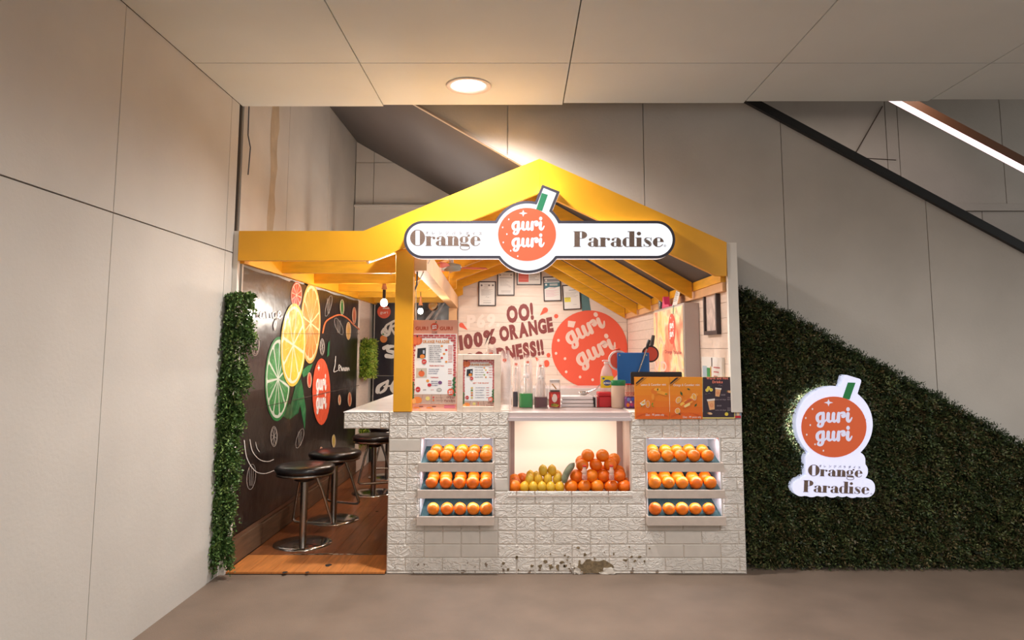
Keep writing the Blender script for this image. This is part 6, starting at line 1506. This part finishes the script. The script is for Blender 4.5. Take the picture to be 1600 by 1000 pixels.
MB().tube([a, b], .0055, 8).build('lever', M_CHROME, cp); MB().tube([b, b.lerp(e, .15), e.lerp(b, .1), e], [.008, .011, .013, .008], 10).build('grip', M_BLK, cp)
a, b = P(1017, 545, Y=.62), P(1021, 524, Y=.62); MB().tube([a, a.lerp(b, .4), b], [.008, .016, .012], 10).build('rear_grip', mat('rubber_grey', C(70, 64, 62), .5), cp)
# black tablet behind the posters
q = P(1025, 585, Y=.12); xa, xb = P(985.5, 585, Y=.12).x, P(1066, 585, Y=.12).x; zt = P(1025, 581, Y=.12).z
tb = thing('tablet_stand', 'black rounded tablet screen back standing behind the orange posters', 'tablet', (q.x, .12, ZK))
MB().bbox(xa, .12, zt - .085, xb, .138, zt, .016).build('tablet_back', M_BLK, tb); MB().prism([Vector((q.x - .05, .139, ZK + .001)), Vector((q.x + .05, .139, ZK + .001)), Vector((q.x + .03, .139, zt - .03)), Vector((q.x - .03, .139, zt - .03))], (0, .05, 0)).build('stand', M_BLK, tb)

# ------------------------------------------------------------------ posters on the counter edge
YP = -.0135
def poster(name, label, x0, y0, x1, y1, col, fn, Y=YP):
    t = thing(name, label, 'poster', P((x0 + x1) / 2, y1, Y=Y)); sheet(x0, y0, x1, y1, Y, .004, 'sheet', mat('sheet_' + name + str(int(x0)), col, .4), t)
    d = Decal(lambda a, b: P(a, b, Y=Y - .0002), (0, -1, 0), .0007); fn(d); d.build('printed_art', PRINT, t); return t
OR1 = C(236, 140, 26)
def bands(d, x0, x1):
    for i in range(7): d.rect(x0 + .2, 589.8 + 9.2 * i, x1 - .2, 589.8 + 9.2 * (i + 1), tuple(a + (b - a) * i / 6 for a, b in zip(C(238, 150, 30), C(228, 100, 20))), 1)
    for k in range(11): a = math.pi * (1.05 + .09 * k); mx = (x0 + x1) / 2; d.stroke([(mx + 12 * math.cos(a), 650 - (-12 * math.sin(a)) * .3 - 2, .3), (min(x1 - 1, max(x0 + 1, mx + 26 * math.cos(a))), 650 + 14 * math.sin(a) * .5 - 3 + 6, .9)], 1, C(206, 84, 20), 2, caps=False)
    d.poly([(x0 + .6, 601), (x0 + .6, 598), (x0 + 10, 589.8), (x0 + 14.5, 589.8)], C(56, 42, 36), 3); d.stroke([(x0 + .6, 603), (x0 + 17, 589.9)], .6, C(56, 42, 36), 3, caps=False)
def leaf_(d, x, y, a, L, c=C(44, 84, 40)): d.poly([(x, y), (x + L * .5 * math.cos(a) - L * .22 * math.sin(a), y + L * .5 * math.sin(a) + L * .22 * math.cos(a)), (x + L * math.cos(a), y + L * math.sin(a)), (x + L * .5 * math.cos(a) + L * .22 * math.sin(a), y + L * .5 * math.sin(a) - L * .22 * math.cos(a))], c, 5)
def art1(d):
    bands(d, 993, 1046); d.text('Lemon & Cucumber mint', 1001.5, 602.8, 5.2, WH, 4, 'r', fit=39, rot=-.01)
    d.ell(1023.5, 611, 6.5, 5, C(228, 120, 30), 3); d.ell(1027, 608.5, 5.5, 2.6, C(246, 170, 60), 4); d.poly([(1028, 609), (1043, 614), (1040, 618), (1026, 614)], C(244, 160, 50), 3); leaf_(d, 1027, 611, -1.4, 5); leaf_(d, 1038, 616, -.2, 5, C(110, 140, 50)); d.ell(1020, 620, 2.2, 5, C(240, 150, 50), 3)
    d.poly([(999.5, 630), (1008, 624), (1008, 632), (1003, 634)], C(240, 234, 214), 4); d.poly([(1001, 630), (1007, 626), (1007, 631)], C(236, 170, 60), 5); d.ring(1012, 631.5, 3.2, 5.5, .6, C(240, 220, 190), 4); d.ell(1012, 631.5, 2.2, 4.2, C(238, 150, 50), 5); leaf_(d, 1018, 634, -1.2, 6, C(120, 150, 40)); leaf_(d, 1018, 634, .4, 4, C(120, 150, 40)); leaf_(d, 1001, 636, -.8, 4, C(96, 130, 50))
    d.text('22oz - 99 pesos only', 1008.5, 649.7, 4.6, WH, 4, 'r', fit=29, rot=-.01)
def art2(d):
    bands(d, 1046.5, 1097.5); d.text('Orange & Cucumber mint', 1052, 603.3, 5.2, WH, 4, 'r', fit=41, rot=-.01)
    for i in range(9): d.ell(1066 + 2.6 * i, 633 - 1.7 * i + (3 if i % 2 else -2), 4, 2.6, (C(250, 190, 80), C(236, 120, 40), C(246, 160, 60))[i % 3], 3, rot=-.5)
    d.poly([(1069, 628), (1080, 622), (1081, 626), (1070, 632)], C(206, 96, 40), 4); d.poly([(1068, 634), (1078, 629), (1078, 633), (1070, 637)], C(250, 214, 140), 4)
    for x, y, rx, ry, a in ((1060, 625, 4, 5.5, .5), (1084.5, 620, 3.4, 5.5, -.3), (1058.5, 642, 4, 4.5, .3)): d.ring(x, y, rx, ry, .7, C(248, 232, 206), 4, rot=a); d.ell(x, y, rx * .78, ry * .8, C(244, 170, 70), 5, rot=a)
    leaf_(d, 1063, 611, 1.2, 8); leaf_(d, 1073, 607, .4, 6); leaf_(d, 1085, 636, -1.0, 7); leaf_(d, 1060, 645, .8, 5)
    d.text('22oz - 99 pesos only', 1066.5, 653, 4.6, WH, 4, 'r', fit=29, rot=0)
def art3(d):
    d.rect(1098.2, 589.3, 1147, 652, C(54, 40, 52), 1); SAL = C(240, 130, 106)
    d.text('Warm and Hot', 1120.5, 592.4, 5.2, SAL, 2, 'h', fit=34, align='l') if False else d.text('Warm and Hot', 1103.5, 592.6, 5, SAL, 2, 'h', fit=34); d.text('Drinks', 1113, 598.6, 5.4, SAL, 2, 'h', fit=16)
    for x, y in ((1104.5, 609.5), (1111, 609), (1107, 606)): d.ell(x, y, 2.6, 2.6, C(238, 206, 60), 3, n=14); d.ring(x, y, 2.6, 2.6, .5, C(250, 236, 140), 4, n=14)
    leaf_(d, 1109, 606, -.9, 4)
    for x, y, k, rt in ((1121.5, 613, 1.0, .12), (1111.5, 632, 1.25, -.12)):
        q = lambda u, v: (x + k * (u * math.cos(rt) - v * math.sin(rt)), y + k * (u * math.sin(rt) + v * math.cos(rt)))
        d.poly([q(-4.4, -5), q(4.4, -5), q(3.2, 6.5), q(-3.2, 6.5)], C(238, 176, 124), 3); d.poly([q(-5, -7), q(5, -7), q(4.8, -4.6), q(-4.8, -4.6)], C(236, 226, 218), 4); d.ring(*q(0, 1), 2.0 * k, 2.3 * k, .5, C(216, 90, 60), 4, n=14); d.text('guri', q(0, 1.6)[0], q(0, 1.6)[1], 1.8, C(216, 90, 60), 5, 'r', align='c')
    for x, y in ((1103, 617), (1108, 616), (1124, 603), (1127, 604)): d.ring(x, y, 1.6, 2, .3, C(150, 136, 140), 3, n=12, a0=3.4, a1=6.0)
    TX = C(176, 160, 166)
    d.text('120.00', 1126.5, 618, 3.2, TX, 3, 'r', fit=6.5); d.text('120.00', 1120, 635, 3.2, TX, 3, 'r', fit=7)
    for y, st in ((625, 'Lemon with Ginger'), (641.5, 'Lemon with Ginger')): d.text(st, 1117.5, y, 2.6, TX, 3, 'r', fit=17); d.text('100.00', 1136.5, y, 2.6, TX, 3, 'r', fit=6); d.text('100.00', 1136.5, y - 3, 2.2, TX, 3, 'r', fit=5)
    for x, y in ((1139.5, 612), (1109, 646)): d.ell(x, y, 4, 1.8, C(226, 186, 140), 3, rot=.2, n=14); d.ell(x - 3, y - .5, 1.5, 1.2, C(200, 110, 80), 4, n=10); leaf_(d, x - 3, y, -2.6, 4)
    d.ell(1135, 647, 2.8, 2.8, C(232, 204, 70), 3, n=14); leaf_(d, 1136, 645, -1.2, 4); d.rect(1097.8, 652.1, 1148, 653.8, C(230, 206, 120), 2)
def art4(d):
    d.ell(1153.5, 632, 3.6, 5, C(240, 180, 70), 1); d.poly([(1149.5, 634), (1157, 634), (1155, 650), (1151, 650)], C(238, 206, 170), 2); d.stroke([(1155, 618), (1152, 625), (1151, 630)], 1.4, C(240, 180, 80), 2); d.rect(1148.6, 649.5, 1157.5, 653, C(206, 40, 50), 3); d.rect(1148.6, 618, 1152, 628, C(240, 226, 222), 1)
poster('orange_poster', 'orange poster of lemon and cucumber mint drink on the counter edge', 991.5, 589, 1046, 655, OR1, art1); poster('orange_poster', 'orange poster of orange and cucumber mint drink beside the dark poster', 1046.6, 589, 1097.4, 655, OR1, art2)
poster('hot_drinks_poster', 'dark purple hot drinks poster with two paper cups', 1097.8, 588.8, 1148.2, 654, C(226, 206, 130), art3); poster('blue_poster', 'pale blue grey poster strip half hidden at the counter end', 1148.6, 590, 1157.8, 653.5, C(160, 170, 184), art4)
